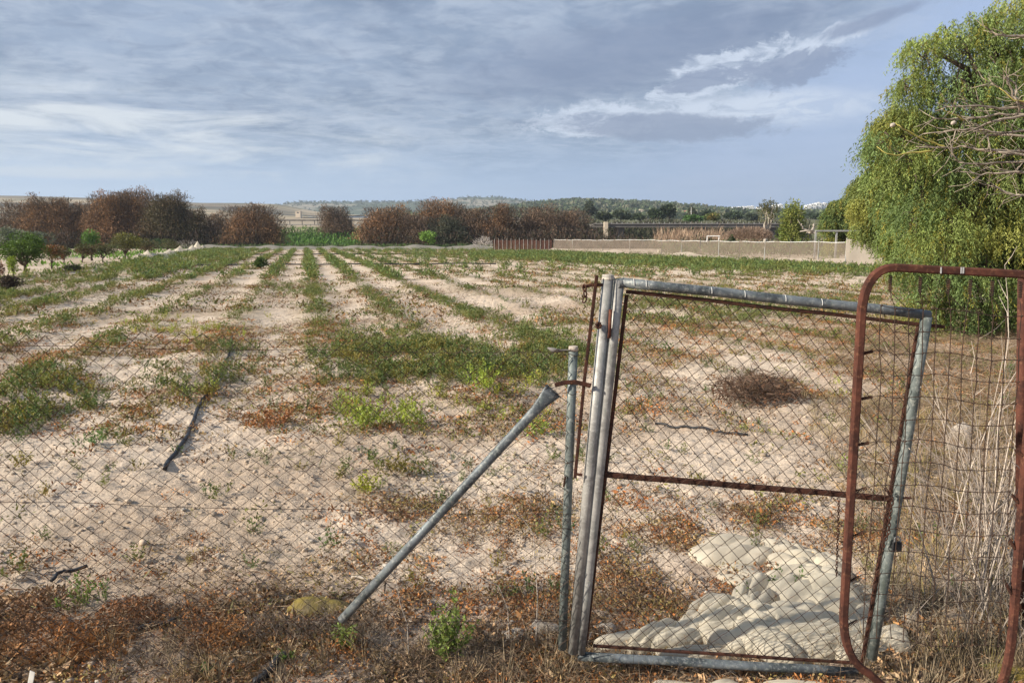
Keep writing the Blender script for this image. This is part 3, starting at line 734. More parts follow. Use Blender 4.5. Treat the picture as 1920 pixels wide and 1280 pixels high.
def link_chain(name, pts, label, group=None, r=0.0022, L=0.014):
    """real chain: oval links, every other one turned"""
    tot = 0; P = [Vector(p) for p in pts]; seg = []
    for a, b in zip(P, P[1:]): seg.append((b-a).length)
    n = int(sum(seg)/(L*0.78)); mb = MB()
    for i in range(n):
        s = i*L*0.78; k = 0
        while k < len(seg)-1 and s > seg[k]: s -= seg[k]; k += 1
        dr = (P[k+1]-P[k]).normalized(); c = P[k] + dr*s
        sd = dr.orthogonal().normalized(); s2 = dr.cross(sd)
        u = (sd if i % 2 else s2)
        ring = [c + dr*math.cos(a)*L*0.5 + u*math.sin(a)*L*0.28 for a in [q*2*math.pi/10 for q in range(11)]]
        mb.tube(ring, r*0.7, 5, False)
    return tag(mb.build(name, M['rust'], None), label, 'chain', group)
link_chain('chain', [at(1096, 540, PY-0.02), at(1098, 556, PY-0.02), at(1092, 573, PY-0.02)], 'short rusty chain hanging from the hook at the top of the gate post', r=0.004, L=0.026)

# ---- the gate leaf
g0 = thing('gate', 'leaning pipe-framed gate with rusty inner bars and chain-link infill', 'gate', on(0.9, GY_))
GB = 2.60
def pipe(name, a, b, r, m, Yd=GB, segs=6, wob=0.0015):
    P0, P1 = at(*a, Yd), at(*b, Yd)
    pts = [P0.lerp(P1, i/segs) + Vector((0, 0, wob*math.sin(i*2.2+a[0]))) for i in range(segs+1)]
    return MB().tube(pts, r, 16).build(name, m, g0, True)
pipe('hinge_stile', (1161, 524), (1088, 1222), 0.0195, M['galvpale'])
MB().tube([at(1161, 529, GB)+Vector((0, 0, .012)), at(1163, 528, GB)+Vector((0, 0, -0.02))], [0.017, 0.0215], 12).build('corner_weld', M['galv'], g0, True)
pipe('top_rail', (1166, 529), (1742, 590), 0.0172, M['galv'])
pipe('lock_stile', (1737, 594), (1634, 1232), 0.0195, M['galvgreen'])
pipe('bottom_rail', (1084, 1229), (1606, 1259), 0.0172, M['galv'])
pale = m_plain('white_scratch', (0.50, 0.50, 0.48), 0.7, 0.15, 40)
def bar(name, a, b, wd, Yd=GB, m=None, dp=0.010):
    P0, P1 = at(*a, Yd), at(*b, Yd); n = 8
    pts = [P0.lerp(P1, i/n) + Vector((0, 0, 0.0012*math.sin(i*1.9+b[0]))) for i in range(n+1)]
    return MB().rect_tube(pts, wd, dp, (0, 1, 0)).build(name, m or M['rust'], g0)
bar('inner_bar', (1174, 546), (1770, 613), 0.013, GB+0.006)
bar('inner_bar', (1175, 552), (1098, 1208), 0.013, GB+0.004)
bar('inner_bar', (1722, 612), (1617, 1240), 0.014, GB+0.004)
bar('inner_bar', (1112, 1210), (1615, 1243), 0.011, GB+0.004)
bar('middle_rail', (1134, 889), (1668, 934), 0.021, GB+0.002, dp=0.014)
bar('latch_bolt', (1690, 933), (1708, 933), 0.007, GB-0.01)
MB().tube([at(1145, 580, GB-0.026), at(1142, 634, GB-0.026)], 0.0062, 10).build('spring_bolt', M['rustred'], g0, True)
MB().tube([at(1152, 520, GB-0.02), at(1146, 582, GB-0.024)], 0.0016, 6).build('pull_rod', M['galv'], g0)
def sagg(u, v): return Vector((0, 0.004*math.sin(u*9+v*5), 0.004*math.sin(u*6)))
chain_link([at(1178, 552, GB-.012), at(1724, 612, GB-.012), at(1619, 1236, GB-.012), at(1101, 1208, GB-.012)], 0.0292, 0.0292, 0.00155, sagg).build('wire_mesh', M['wire'], g0)
for (a, b) in ((1187, 0), (1210, 1), (1332, 1), (1394, 0), (1470, 1), (1538, 1)):
    t_ = (a-1166)/(1742-1166); c = at(a, 529+61*t_, GB)
    MB().tube([c+Vector((0.0012*math.cos(q), 0.0176*-math.cos(q), 0.0176*math.sin(q))) for q in [-0.3+i*0.3 for i in range(6)]], 0.0014, 4).build('paint_drip', pale, g0)
for i in range(24):
    c = at(1183+i*22.5, 552+i*2.55, GB); MB().tube([c+Vector((0, -0.010, 0.008)), c+Vector((0.003, -0.011, 0)), c+Vector((0.0, 0.012, -0.006))], 0.0012, 4).build('wire_tie', M['wire'], g0)
link_chain('chain', [at(1573, 936, GB-0.014), at(1571, 1000, GB-0.012), at(1568, 1086, GB-0.012)], 'thin rusty chain hanging straight down from the middle rail of the gate')
link_chain('chain', [at(1662, 918, GB-0.03), at(1674, 935, GB-0.036), at(1668, 968, GB-0.036), at(1666, 1000, GB-0.034), at(1656, 1018, GB-0.03), at(1656, 1034, GB-0.03)], 'rusty chain wrapped round the lock side of the gate above the padlock', r=0.003, L=0.018)
pl = thing('padlock', 'small black padlock on the chain at the lock stile of the gate', 'padlock', at(1680, 1030, GB-0.04))
c = at(1682, 1024, GB-0.045); mb = MB(); mb.box(c, (0.030, 0.016, 0.036), 0.2, 0.9); mb.box(c+Vector((0, -0.0095, 0)), (0.022, 0.003, 0.026)); mb.build('lock_body', M['black'], pl)
MB().tube([c+Vector((-0.010+0.0, 0, 0.014)), c+Vector((-0.011, 0, 0.032)), c+Vector((0, 0, 0.040)), c+Vector((0.010, 0, 0.030)), c+Vector((0.010, 0, 0.014))], 0.003, 6).build('shackle', M['steel'], pl)

# ---- the old sprung bed frame standing against the gate
BY = 2.47
bf = thing('bed_frame', 'rusty red sprung bed frame with rounded corners standing on end against the gate', 'bed frame', on(1.3, BY))
def arc(c0, c1, c2, n=8):
    return [(1-t)**2*Vector(c0)+2*(1-t)*t*Vector(c1)+t*t*Vector(c2) for t in [i/n for i in range(n+1)]]
path = [at(1700, 1330, BY), at(1655, 1285, BY)] + arc(at(1630, 1262, BY), at(1580, 1236, BY), at(1582, 1150, BY)) + [at(1600, 850, BY)] + arc(at(1615, 590, BY), at(1622, 498, BY), at(1682, 502, BY), 12) + [at(1800, 508, BY)] + arc(at(1915, 514, BY), at(1955, 520, BY), at(1950, 570, BY), 8)
path += [at(1922, 880, BY)] + arc(at(1901, 1150, BY), at(1893, 1290, BY), at(1850, 1325, BY)) + [at(1720, 1332, BY)]
MB().rect_tube(path, 0.027, 0.024, (0, 1, 0)).build('frame_tube', M['rustred'], bf)
def gpt(u, v):   # grid of the bed's wire lattice, u 0..1 left-right, v 0..1 top-bottom
    xl = 1652 + (1622-1652)*v; yl = 574 + (1196-574)*v; xr2 = 1915 + (1872-1915)*v; yr = 592 + (1214-592)*v
    xl += 5*math.sin(v*5); 
    return at(xl+(xr2-xl)*u, yl+(yr-yl)*u + 4*math.sin(u*9+v*3), BY+0.004+0.006*math.sin(u*5+v*7))
NC, NR = 10, 15; mb = MB(); r_ = np.random.RandomState(8)
jit = r_.normal(size=(NC+1, NR+1, 2))*0.0022
def gp_(i, j):
    p = gpt(i/NC, j/NR); return p + Vector((jit[i, j, 0], 0, jit[i, j, 1]))
for i in range(NC+1):
    mb.tube([gp_(i, j) for j in range(NR+1)], 0.00165, 5, False)
for j in range(NR+1):
    if j in (1, 3) : cols = range(1, NC+1)
    else: cols = range(NC+1)
    mb.tube([gp_(i, j)+Vector((0, -0.002, 0)) for i in cols], 0.0014, 5, False)
for i in range(NC+1):
    for j in range(NR+1):
        c = gp_(i, j); mb.tube([c+Vector((-0.003, -0.003, -0.002)), c+Vector((0.003, -0.003, 0.002))], 0.0028, 5)
mb.build('wire_lattice', M['wire'], bf)
def spring(a, b, r=0.0052, turns=9):
    P0, P1 = Vector(a), Vector(b); dr = (P1-P0); L = dr.length; dr.normalize(); s1 = dr.orthogonal().normalized(); s2 = dr.cross(s1)
    m_ = MB(); N = turns*8
    m_.tube([P0+dr*L*i/N + (s1*math.cos(i*math.pi/4)+s2*math.sin(i*math.pi/4))*r for i in range(N+1)], 0.0019, 5)
    return m_
for sx in (1670, 1726, 1779, 1820, 1861, 1914):
    ytop = 508 + (sx-1670)*0.05
    a = at(sx, ytop+8, BY); b = at(sx-2, ytop+38, BY); spring(a, b).build('spring', M['wire'], bf)
    mb = MB(); k = min(NC, max(0, round((sx-1652)/26.3)))
    for kk in (k-0, k+1):
        if 0 <= kk <= NC: mb.tube([b, gp_(kk, 0)], 0.0012, 4)
    mb.build('spring_hook', M['wire'], bf)
for sy in (663, 748, 834, 922, 1006, 1090, 1173):
    j = min(NR, round((sy-580)/41.3)); t_ = (sy-568)/(1155-568); xl = 1617-35*t_
    a = at(xl+6, sy, BY); p = gp_(0, j); b = a.lerp(p, 0.62); spring(a, b, 0.0042, 8).build('spring', M['rust'], bf)
    MB().tube([b, p], 0.0012, 4).build('spring_hook', M['wire'], bf)
for sy in (853, 942, 1028, 1112):
    j = min(NR, round((sy-596)/41.3)); xl = 1922-(sy-880)*0.079
    a = at(xl-8, sy, BY); p = gp_(NC, j); b = a.lerp(p, 0.65); spring(a, b, 0.0045, 8).build('spring', M['rust'], bf)
    MB().tube([b, p], 0.0012, 4).build('spring_hook', M['wire'], bf)
for dx_ in (1764, 1802, 1806):
    c = at(dx_, 507, BY-0.0125); MB().rect_tube([c+Vector((0, -0.0005, 0.011)), c+Vector((0.001, -0.0006, -0.010))], 0.005, 0.001, (0, 1, 0)).build('paint_drip', pale, bf)
# wooden stake behind the bed frame, at the right edge
stk = MB(); stk.tube([on(2.21, 2.95, -0.1), at(1914, 800, 2.95), at(1917, 518, 2.95)], [0.020, 0.019, 0.017], 9)
tag(stk.build('rusty_stake', M['rustred'], None, True), 'upright rusty brown stake at the right edge behind the bed frame', 'stake')

# ================================================================== NETTING HEAP
def netheap():
    """thin net thrown down in many overlapping billows; each flap is its own curved sheet"""
    # px, py, rx, ry (measured), tilt, height, lift (m), folds
    L = [(1372, 1020, 84, 32, -.05, .085, .0, 3), (1484, 1032, 64, 36, .35, .09, .0, 5), (1540, 1058, 58, 44, .7, .10, .0, 5), (1392, 1060, 56, 22, .3, .05, .0, 3), (1506, 1095, 84, 46, .1, .10, .015, 4),
         (1556, 1108, 64, 44, .3, .11, .03, 4), (1614, 1120, 44, 48, .4, .08, .0, 4), (1334, 1132, 62, 30, -.2, .08, .0, 3), (1415, 1112, 50, 40, -.6, .10, .02, 3), (1356, 1152, 66, 36, -.25, .10, .015, 4),
         (1300, 1170, 48, 30, -.3, .075, .0, 3), (1418, 1158, 66, 36, .6, .10, .035, 5), (1490, 1165, 95, 36, .05, .09, .04, 4), (1372, 1190, 76, 24, .15, .06, .03, 4), (1430, 1200, 80, 32, .35, .07, .04, 5),
         (1540, 1196, 104, 36, -.05, .08, .03, 5), (1606, 1170, 58, 48, .5, .08, .0, 4), (1602, 1208, 74, 24, .1, .05, .02, 4), (1676, 1192, 38, 20, .25, .05, .03, 3), (1222, 1186, 52, 18, -.45, .06, .03, 3),
         (1170, 1194, 54, 14, -.1, .03, .035, 3), (1318, 1212, 94, 12, .03, .03, .01, 5), (1492, 1216, 112, 14, .03, .03, .02, 6), (1262, 1192, 54, 15, -.2, .04, .03, 3)]
    Ft = [(1268, 1282, 46, 16, .1, .02, .012, 3), (1345, 1284, 52, 16, -.1, .02, .012, 3), (1500, 1282, 96, 12, .05, .022, .014, 5), (1420, 1290, 70, 16, .0, .02, .01, 4)]
    q = np.random.RandomState(12); Vs = []; Fs = []; b0 = 0; NRr, NT_ = 30, 90
    rr, th = np.meshgrid(np.linspace(0, 1, NRr), np.linspace(0, 2*np.pi, NT_, endpoint=False), indexing='ij')
    for i, (cx, cy, rx, ry, tl, hh, lift, nf_) in enumerate(L+Ft):
        sd = i*1.37
        out = 1 + .10*np.sin(2*th+sd) + .07*np.sin(3*th+sd*2) + .05*np.sin(nf_*2*th+sd*3)
        out += .045*np.abs(np.sin((nf_+2)*th+sd)) * 1.0
        u = rr*np.cos(th)*out; v = rr*np.sin(th)*out
        a = u*rx*math.cos(tl)-v*ry*math.sin(tl); b = u*rx*math.sin(tl)+v*ry*math.cos(tl)
        X_, Y_, Z_ = ray(cx+a, cy+b); t = (CAMZ-.03)/(-Z_); gx = X_*t; gy = Y_*t
        g = gz(gx, gy, False)
        wv = v + .30*(fbm(gx, gy, 3.0, 3, i % 7)-.5) + .25*u*u*math.sin(sd)
        fold = 1-np.abs(np.sin(wv*nf_*1.0+1.1*fbm(gx, gy, 4.5, 2, i % 5)*2+sd))**0.75              # soft ridges with narrow valleys
        fold2 = 1-np.abs(np.sin((wv*.8+u*.7)*nf_*1.5+sd*2+3*fbm(gx, gy, 5, 2, (i+3) % 7)))**0.8
        prof = np.clip(1-rr**2.6, 0, 1)**.72
        z = prof*hh*(0.66+.10*np.cos(sd)) - prof*hh*(.38*fold*(1-.4*rr)+.24*fold2) + prof*(fbm(gx, gy, 10, 2, (i+1) % 7)-.5)*.018
        z = g + .008 + lift*np.clip(1-rr**5, 0, 1) + z - .02*(rr > .985)
        # tuck under at the rim so the edge reads as a rounded fold
        k = sst(rr, .82, 1.0); gx = gx + (gx.mean()-gx)*.07*k; gy = gy + (gy.mean()-gy)*.07*k
        Vs.append(np.stack([gx.ravel(), gy.ravel(), z.ravel()], 1)); ii = np.arange(NRr*NT_).reshape(NRr, NT_); jj = np.roll(ii, -1, 1)
        Fs.append(np.stack([ii[:-1].ravel(), ii[1:].ravel(), jj[1:].ravel(), jj[:-1].ravel()], 1)+b0); b0 += NRr*NT_
    o = np_mesh('netting_heap', np.concatenate(Vs), [np.concatenate(Fs)], None, M['net'], smooth=True)
    return tag(o, 'crumpled heap of cream crop netting on the ground behind the gate', 'netting')
netheap()

# ================================================================== HOSES AND LITTER
def hose(name, pts, r, label, cat='hose', dz=0.012, m=None, n=5):
    P = [ground_at(*p) for p in pts]
    Q = []
    for a, b in zip(P, P[1:]):
        for i in range(n):
            q = a.lerp(b, i/n); Q.append(on(q.x + rnd.uniform(-1, 1)*r*0.8, q.y, dz))
    Q.append(on(P[-1].x, P[-1].y, dz))
    return tag(MB().tube(Q, r, 7).build(name, m or M['black'], None, True), label, cat)
hose('irrigation_hose', [(436, 636), (428, 672), (408, 706), (392, 738), (372, 762), (358, 800), (340, 838), (318, 862), (309, 880)], 0.017, 'long black irrigation hose winding down the field left of centre', n=4)
hose('irrigation_hose', [(1228, 795), (1262, 801), (1300, 806), (1350, 812), (1402, 818)], 0.011, 'short straight black hose lying on bare soil seen through the gate')
hose('irrigation_hose', [(96, 1092), (112, 1079), (132, 1073), (164, 1066)], 0.009, 'curved piece of black hose on the sand at the lower left', dz=0.02)
hose('irrigation_hose', [(482, 1290), (500, 1270), (520, 1252), (536, 1244)], 0.016, 'piece of black hose sticking into the picture at the bottom edge', dz=0.02)
hose('irrigation_hose', [(330, 499), (480, 500), (640, 500), (800, 499), (930, 498)], 0.035, 'nearer of the two black hoses lying across the rows far down the field', dz=0.12, n=3)
hose('irrigation_hose', [(400, 479), (560, 479), (700, 478), (880, 477)], 0.045, 'farther of the two black hoses lying across the rows at the far end', dz=0.12, n=3)
hose('plastic_strip', [(130, 1215), (165, 1205), (200, 1196), (255, 1183)], 0.010, 'black plastic strip half buried in litter, lower left corner', 'plastic strip', dz=0.008)
hose('plastic_strip', [(0, 1240), (40, 1232), (80, 1222), (112, 1216)], 0.010, 'dark plastic strip at the left edge among dead leaves', 'plastic strip', dz=0.008)
hose('plastic_strip', [(262, 1184), (290, 1174), (330, 1172)], 0.012, 'black plastic strip beside fibrous palm husk, lower left', 'plastic strip', dz=0.02)
hose('dry_branch', [(395, 1214), (440, 1222), (484, 1230)], 0.006, 'pale split cane lying in the litter near the bottom edge', 'branch', m=M['barkpale'], dz=0.012)
hose('dry_branch', [(658, 1084), (675, 1086), (692, 1091)], 0.007, 'short pale stick on the soil above the foot of the brace', 'branch', m=M['barkpale'], dz=0.012)
hose('dry_branch', [(1100, 1212), (1108, 1190), (1128, 1168)], 0.004, 'thin pale stick leaning at the foot of the gate post', 'branch', m=M['barkpale'], dz=0.02)
g_ = ground_at(62, 1290)
mb = MB(); c = at(62, 1268, g_.y); mb.rect_tube([at(56, 1284, g_.y), at(61, 1258, g_.y)], 0.022, 0.002, (0.2, 1, 0))
tag(mb.build('card', m_plain('pale_card', (0.62, 0.60, 0.55), 0.6, 0.15, 30), None), 'small pale card standing in the litter at the bottom left', 'card')

def rock(name, px, py, w_, h_, m, label, Yk=None, grp=None, seed=1, sub=3):
    c = ground_at(px, py); rr = np.random.RandomState(seed); Vr, Fr = rock_geo(rr, sub)
    Vr = unit(Vr); ph = rr.uniform(0, 6, 3)
    f = 1 + 0.16*np.sin(Vr[:, :1]*4+ph[0]) + 0.12*np.sin(Vr[:, 1:2]*5+ph[1]) + 0.07*np.sin(Vr[:, 2:]*8+ph[2]+Vr[:, :1]*5) + 0.05*rr.uniform(-1, 1, (len(Vr), 1))
    Vr = Vr*f*np.array([w_/2, w_*0.36, h_])
    o = np_mesh(name, Vr + np.array([c.x, c.y, c.z]), [Fr], None, m, smooth=True); o.data.update()
    return tag(o, label, 'rock', grp)
rock('rock', 600, 1146, 0.27, 0.065, M['rockmoss'], 'moss-yellow rock at the foot of the fence left of the brace', seed=2)
rock('rock', 1892, 1272, 0.18, 0.06, M['rockmoss'], 'moss-yellow stone in the bottom right corner', seed=3)
rock('rock', 1802, 826, 0.26, 0.10, M['rock'], 'pale limestone slab beyond the bed frame, largest on the right', seed=4)
rock('rock', 1790, 848, 0.14, 0.05, M['rock'], 'smaller pale stone just in front of the limestone slab', seed=14)
rock('rock', 1020, 1185, 0.13, 0.045, M['rock'], 'pale stone between the fence end post and the green seedling', seed=5)
rock('rock', 965, 1190, 0.10, 0.035, M['rock'], 'flat pale stone half hidden in dry grass by the fence foot', seed=15)
rock('rock', 1135, 1178, 0.10, 0.05, M['rock'], 'angular pale stone right of the gate post foot', seed=6)
rock('rock', 408, 1048, 0.04, 0.02, M['rock'], 'grey pebble among brown plants below the bare sand', seed=7)
rock('rock', 1705, 1165, 0.06, 0.03, M['rock'], 'white stone right of the lock stile foot', seed=8)

# ---- plants one can point at
def plant(name, px, py, temp, sc, tint, label, cat='plant', m=None, group=None, seed=0):
    rr = np.random.RandomState(seed); c = ground_at(px, py)
    P, D, L, W, C = temp(rr)
    P = P*sc + np.array(c); o = leaf_obj(name, P, D, L*sc, W*sc, C*np.array(tint), m or M['leaf'], None, rr)
    return tag(o, label, cat, group)
def seedling(rr):
    T1 = t_weed(rr, 0.21, 0.13, 34, 20, 0.024, 0.012); T2 = t_weed(rr, 0.42, 0.02, 2, 40, 0.026, 0.012)
    for T in (T2,): T[0][:, 0] += 0.02
    return [np.concatenate([a, b]) for a, b in zip(T1, T2)]
plant('seedling', 843, 1228, seedling, 1.0, (1.9, 1.95, 1.5), 'bright green seedling with one tall stem in front of the fence', seed=1)
plant('seedling', 648, 1216, lambda r: t_weed(r, 0.13, 0.07, 14, 14, 0.022, 0.010), 1.0, (1.9, 1.9, 1.5), 'small fresh green seedling at the foot of the brace', seed=2)
plant('seedling', 534, 1250, lambda r: t_weed(r, 0.05, 0.05, 8, 9, 0.018, 0.011), 1.0, (1.2, 1.5, 1.2), 'low green rosette just above the hose end at the bottom', seed=3)
plant('seedling', 385, 1262, lambda r: t_weed(r, 0.035, 0.045, 9, 9, 0.020, 0.014), 1.0, (1.0, 1.5, 1.3), 'tiny dark green rosette at the bottom left of centre', seed=4)
plant('seedling', 150, 1140, lambda r: t_weed(r, 0.16, 0.10, 12, 14, 0.020, 0.008), 1.1, (1.2, 1.4, 1.1), 'green seedling clump beneath the small curved hose', seed=5)
plant('seedling', 193, 1128, lambda r: t_weed(r, 0.14, 0.06, 8, 12, 0.020, 0.008), 1.0, (1.0, 1.2, 1.0), 'darker seedling right beside the clump at the lower left', seed=6)
plant('seedling', 1852, 1262, lambda r: t_weed(r, 0.07, 0.06, 9, 12, 0.018, 0.008), 1.0, (1.6, 1.7, 1.1), 'green seedling beside the mossy stone in the bottom right corner', seed=7)
plant('weed', 684, 806, lambda r: t_weed(r, 0.28, 0.26, 26, 16, 0.032, 0.015), 1.15, (2.1, 2.1, 1.1), 'bushy bright green weed standing alone below the dark green patch', seed=8)
plant('weed', 768, 800, lambda r: t_weed(r, 0.26, 0.17, 18, 14, 0.032, 0.013), 1.1, (2.4, 2.3, 1.1), 'yellow-green weed just right of the bushy bright one', seed=9)
plant('weed', 690, 928, lambda r: t_weed(r, 0.14, 0.13, 14, 12, 0.028, 0.011), 1.0, (2.6, 2.2, 0.9), 'yellowish weed on bare soil above the middle of the brace', seed=10)
plant('weed', 185, 838, lambda r: t_weed(r, 0.15, 0.14, 10, 12, 0.030, 0.014), 1.0, (1.0, 1.3, 1.3), 'single dark green weed on pale soil left of the long hose', seed=11)
plant('weed', 1008, 822, lambda r: t_weed(r, 0.18, 0.22, 16, 12, 0.030, 0.012), 1.0, (1.9, 2.0, 1.0), 'yellow-green weed between the brace top and the green-grey post', seed=12)
plant('weed', 905, 745, lambda r: t_weed(r, 0.32, 0.22, 20, 16, 0.036, 0.015), 1.1, (2.3, 2.3, 1.1), 'tall lime green weed at the lower edge of the dark green patch', seed=13)
plant('dried_weed', 515, 802, lambda r: t_weed(r, 0.24, 0.30, 30, 12, 0.030, 0.013, (0.2, 0.09, 0.04), (0.26, 0.11, 0.045)), 1.1, (1.1, 1.1, 1.1), 'upright rust-orange dried weed on bare soil right of the long hose', m=M['twig'], seed=14)
plant('dried_weed', 1418, 748, lambda r: [np.concatenate([a, b]) for a, b in zip(t_tangle(r, 0.36, 0.26, 1500, 0.24, 0.007, (0.13, 0.085, 0.06)), t_mat(r, 0.5, 0.25, 700, 0.05, 0.014, (0.17, 0.09, 0.055)))], 1.0, (1, 1, 1), 'dead brown bush like a tumbleweed lying on soil seen through the gate', 'bush', m=M['twig'], seed=15)
plant('fibrous_husk', 185, 1216, lambda r: [np.concatenate([a, b]) for a, b in zip(t_tangle(r, 0.10, 0.045, 500, 0.05, 0.003, (0.36, 0.17, 0.06)), t_mat(r, 0.15, 0.05, 260, 0.025, 0.010, (0.40, 0.20, 0.08)))], 1.0, (1, 1, 1), 'orange fibrous palm husk lying in the litter, lower left', 'husk', m=M['twig'], seed=16)
# mounds of dead brown plant in the foreground
for i, (px_, py_, r0, h0, c0) in enumerate([(30, 1215, .22, .14, (0.26, 0.13, 0.06)), (125, 1210, .15, .15, (0.34, 0.15, 0.055)), (238, 1165, .14, .12, (0.28, 0.13, 0.06)), (430, 1200, .12, .10, (0.34, 0.16, 0.06)), (60, 1150, .2, .10, (0.20, 0.11, 0.06))]):
    plant('dead_bush', px_, py_, lambda r: t_mat(r, r0, h0, int(6500*r0), 0.018, 0.007, c0), 1.0, (1, 1, 1),
          ['brown dead bush at the left edge low in the foreground', 'rust-orange dead bush, brightest of the lower left clumps', 'brown dead bush above the black plastic beside the husk', 'small orange dead bush below the mossy rock', 'dull brown dead bush at the left edge under the bare sand'][i], 'bush', m=M['twig'], seed=30+i)
# twig thicket at the foot of the fence beneath the mossy rock
def thicket(rr, n, w2, h, lean=0.5, wd=0.0028, c=(0.30, 0.24, 0.19), dp=0.15, segs=6):
    P = []; D = []; L = []; W = []; C = []
    for i in range(n):
        p = np.array([rr.uniform(-w2, w2), rr.uniform(-dp, dp), 0.0]); ln = h*rr.uniform(0.4, 1.1)/segs
        d = np.array([rr.normal()*lean, rr.normal()*lean*0.6, 1.0]); d /= np.linalg.norm(d); cc = np.array(c)*rr.uniform(0.45, 1.45); cv = rr.normal(size=3)*0.28; ww = wd*rr.uniform(0.6, 1.5)
        for k in range(segs):
            P.append(p); D.append(d); L.append(ln*1.12); W.append(ww*(1-0.09*k)); C.append(cc)
            p = p+d*ln; d = d+cv*0.5+rr.normal(size=3)*0.12-np.array([0, 0, 0.03*k]); d /= np.linalg.norm(d)
    return [np.array(q) for q in (P, D, L, W, C)]
plant('dry_thicket', 590, 1196, lambda r: thicket(r, 700, 0.30, 0.17, 0.5, 0.0026, (0.26, 0.21, 0.17), 0.07), 1.0, (1, 1, 1), 'grey dry grass clump hanging below the mossy rock left of the brace', 'grass clump', m=M['twig'], seed=41)
plant('dry_thicket', 1000, 1215, lambda r: thicket(r, 170, 0.20, 0.22, 0.3, 0.0022, (0.30, 0.25, 0.20), 0.05), 1.0, (1, 1, 1), 'grey dry grass clump standing against the fence end post', 'grass clump', m=M['twig'], seed=42)
plant('dry_thicket', 760, 1225, lambda r: thicket(r, 160, 0.22, 0.14, 0.6, 0.0022, (0.28, 0.22, 0.17), 0.06), 1.0, (1, 1, 1), 'grey dry grass clump around the seedling with the tall stem', 'grass clump', m=M['twig'], seed=43)
plant('dry_thicket', 1690, 1225, lambda r: thicket(r, 200, 0.16, 0.14, 0.8, 0.0026, (0.26, 0.20, 0.15), 0.08), 1.0, (1, 1, 1), 'dry tangled grass at the foot of the lock stile', 'grass clump', m=M['twig'], seed=44)
plant('dry_thicket', 1830, 1170, lambda r: thicket(r, 900, 0.45, 0.28, 0.9, 0.0022, (0.36, 0.30, 0.22), 0.35), 1.0, (1, 1, 1), 'tangled grey-brown dead weeds behind the bottom of the bed frame', 'grass clump', m=M['twig'], seed=45)
plant('dry_thicket', 60, 1178, lambda r: thicket(r, 300, 0.5, 0.10, 1.2, 0.0022, (0.24, 0.19, 0.15), 0.14), 1.0, (1, 1, 1), 'low tangle of grey dead stems at the left fence foot', 'grass clump', m=M['twig'], seed=46)
# arching dry stems by the seedling
for i, (pts, lab) in enumerate([([(955, 1200), (952, 1140), (935, 1098), (905, 1082), (872, 1086)], 'arching pale dry stem right of the seedling with the tall stem'), ([(766, 1225), (764, 1170), (750, 1130), (735, 1040)], 'thin upright dry stem left of the seedling with the tall stem'), ([(1005, 1200), (1008, 1120), (1000, 1000), (962, 946), (920, 925)], 'long thin dry stem bending left before the fence end post')]):
    q = [at(a, b, 2.57) for a, b in pts]; Q = []
    for a, b in zip(q, q[1:]): Q += [a.lerp(b, k/4) for k in range(4)]
    Q.append(q[-1]); rr_ = [0.0022*(1-0.6*k/len(Q)) for k in range(len(Q))]
    tag(MB().tube(Q, rr_, 5).build('dead_reed', M['barkpale'], None, True), lab, 'stem')
# tall pale stalks behind the bed frame
def stalks(name, bx, by, n, hmin, hmax, lean, label, seed, m, r0=0.0035, lx=0.0):
    rr = random.Random(seed); mb = MB()
    for i in range(n):
        p = on(bx + rr.gauss(0, 0.16), by + rr.gauss(0, 0.2), -0.02); h = rr.uniform(hmin, hmax); d = Vector((rr.gauss(lx, lean), rr.gauss(0, lean*0.6), 1)).normalized()
        Q = [p]; k = 9; cv = Vector((rr.gauss(0, .06), rr.gauss(0, .05), 0))
        for j in range(k):
            d = (d+cv+Vector((rr.gauss(0, .05), rr.gauss(0, .05), 0))).normalized(); p = p+d*h/k; Q.append(p)
            if j > 2 and rr.random() < 0.55:
                e = (d+Vector((rr.gauss(0, .7), rr.gauss(0, .6), rr.gauss(0, .3)))).normalized(); L = rr.uniform(0.05, 0.25)*min(1, h)
                e2 = (e+Vector((rr.gauss(0, .3), rr.gauss(0, .3), rr.gauss(0, .3)))).normalized()
                mb.tube([p, p+e*L*.5, p+e*L*.5+e2*L*.5], [r0*0.45, r0*0.35, r0*0.18], 4, False)
        mb.tube(Q, [r0*(1-0.75*j/k) for j in range(k+1)], 5, False)
    return tag(mb.build(name, m, None, True), label, 'dry stalks')
M['stalk'] = m_plain('dry_stalk', (0.52, 0.44, 0.36), 0.9, 0.35, 14)
M['stalkgrey'] = m_plain('dry_stalk_grey', (0.30, 0.25, 0.21), 0.9, 0.4, 14)
stalks('dry_stalks', 2.25, 3.25, 26, 0.9, 1.75, 0.16, 'tall pale dead stalks at the right edge behind the bed frame', 5, M['stalk'], 0.0042, -0.04)
stalks('dry_stalks', 2.15, 3.1, 95, 0.25, 1.0, 0.38, 'shorter grey-brown dead stalks crowding the right edge', 6, M['stalkgrey'], 0.0024, -0.12)
stalks('dry_stalks', 2.6, 3.9, 70, 0.4, 1.2, 0.3, 'dead stalks farther back against the pepper tree', 7, M['stalkgrey'], 0.003, -0.1)
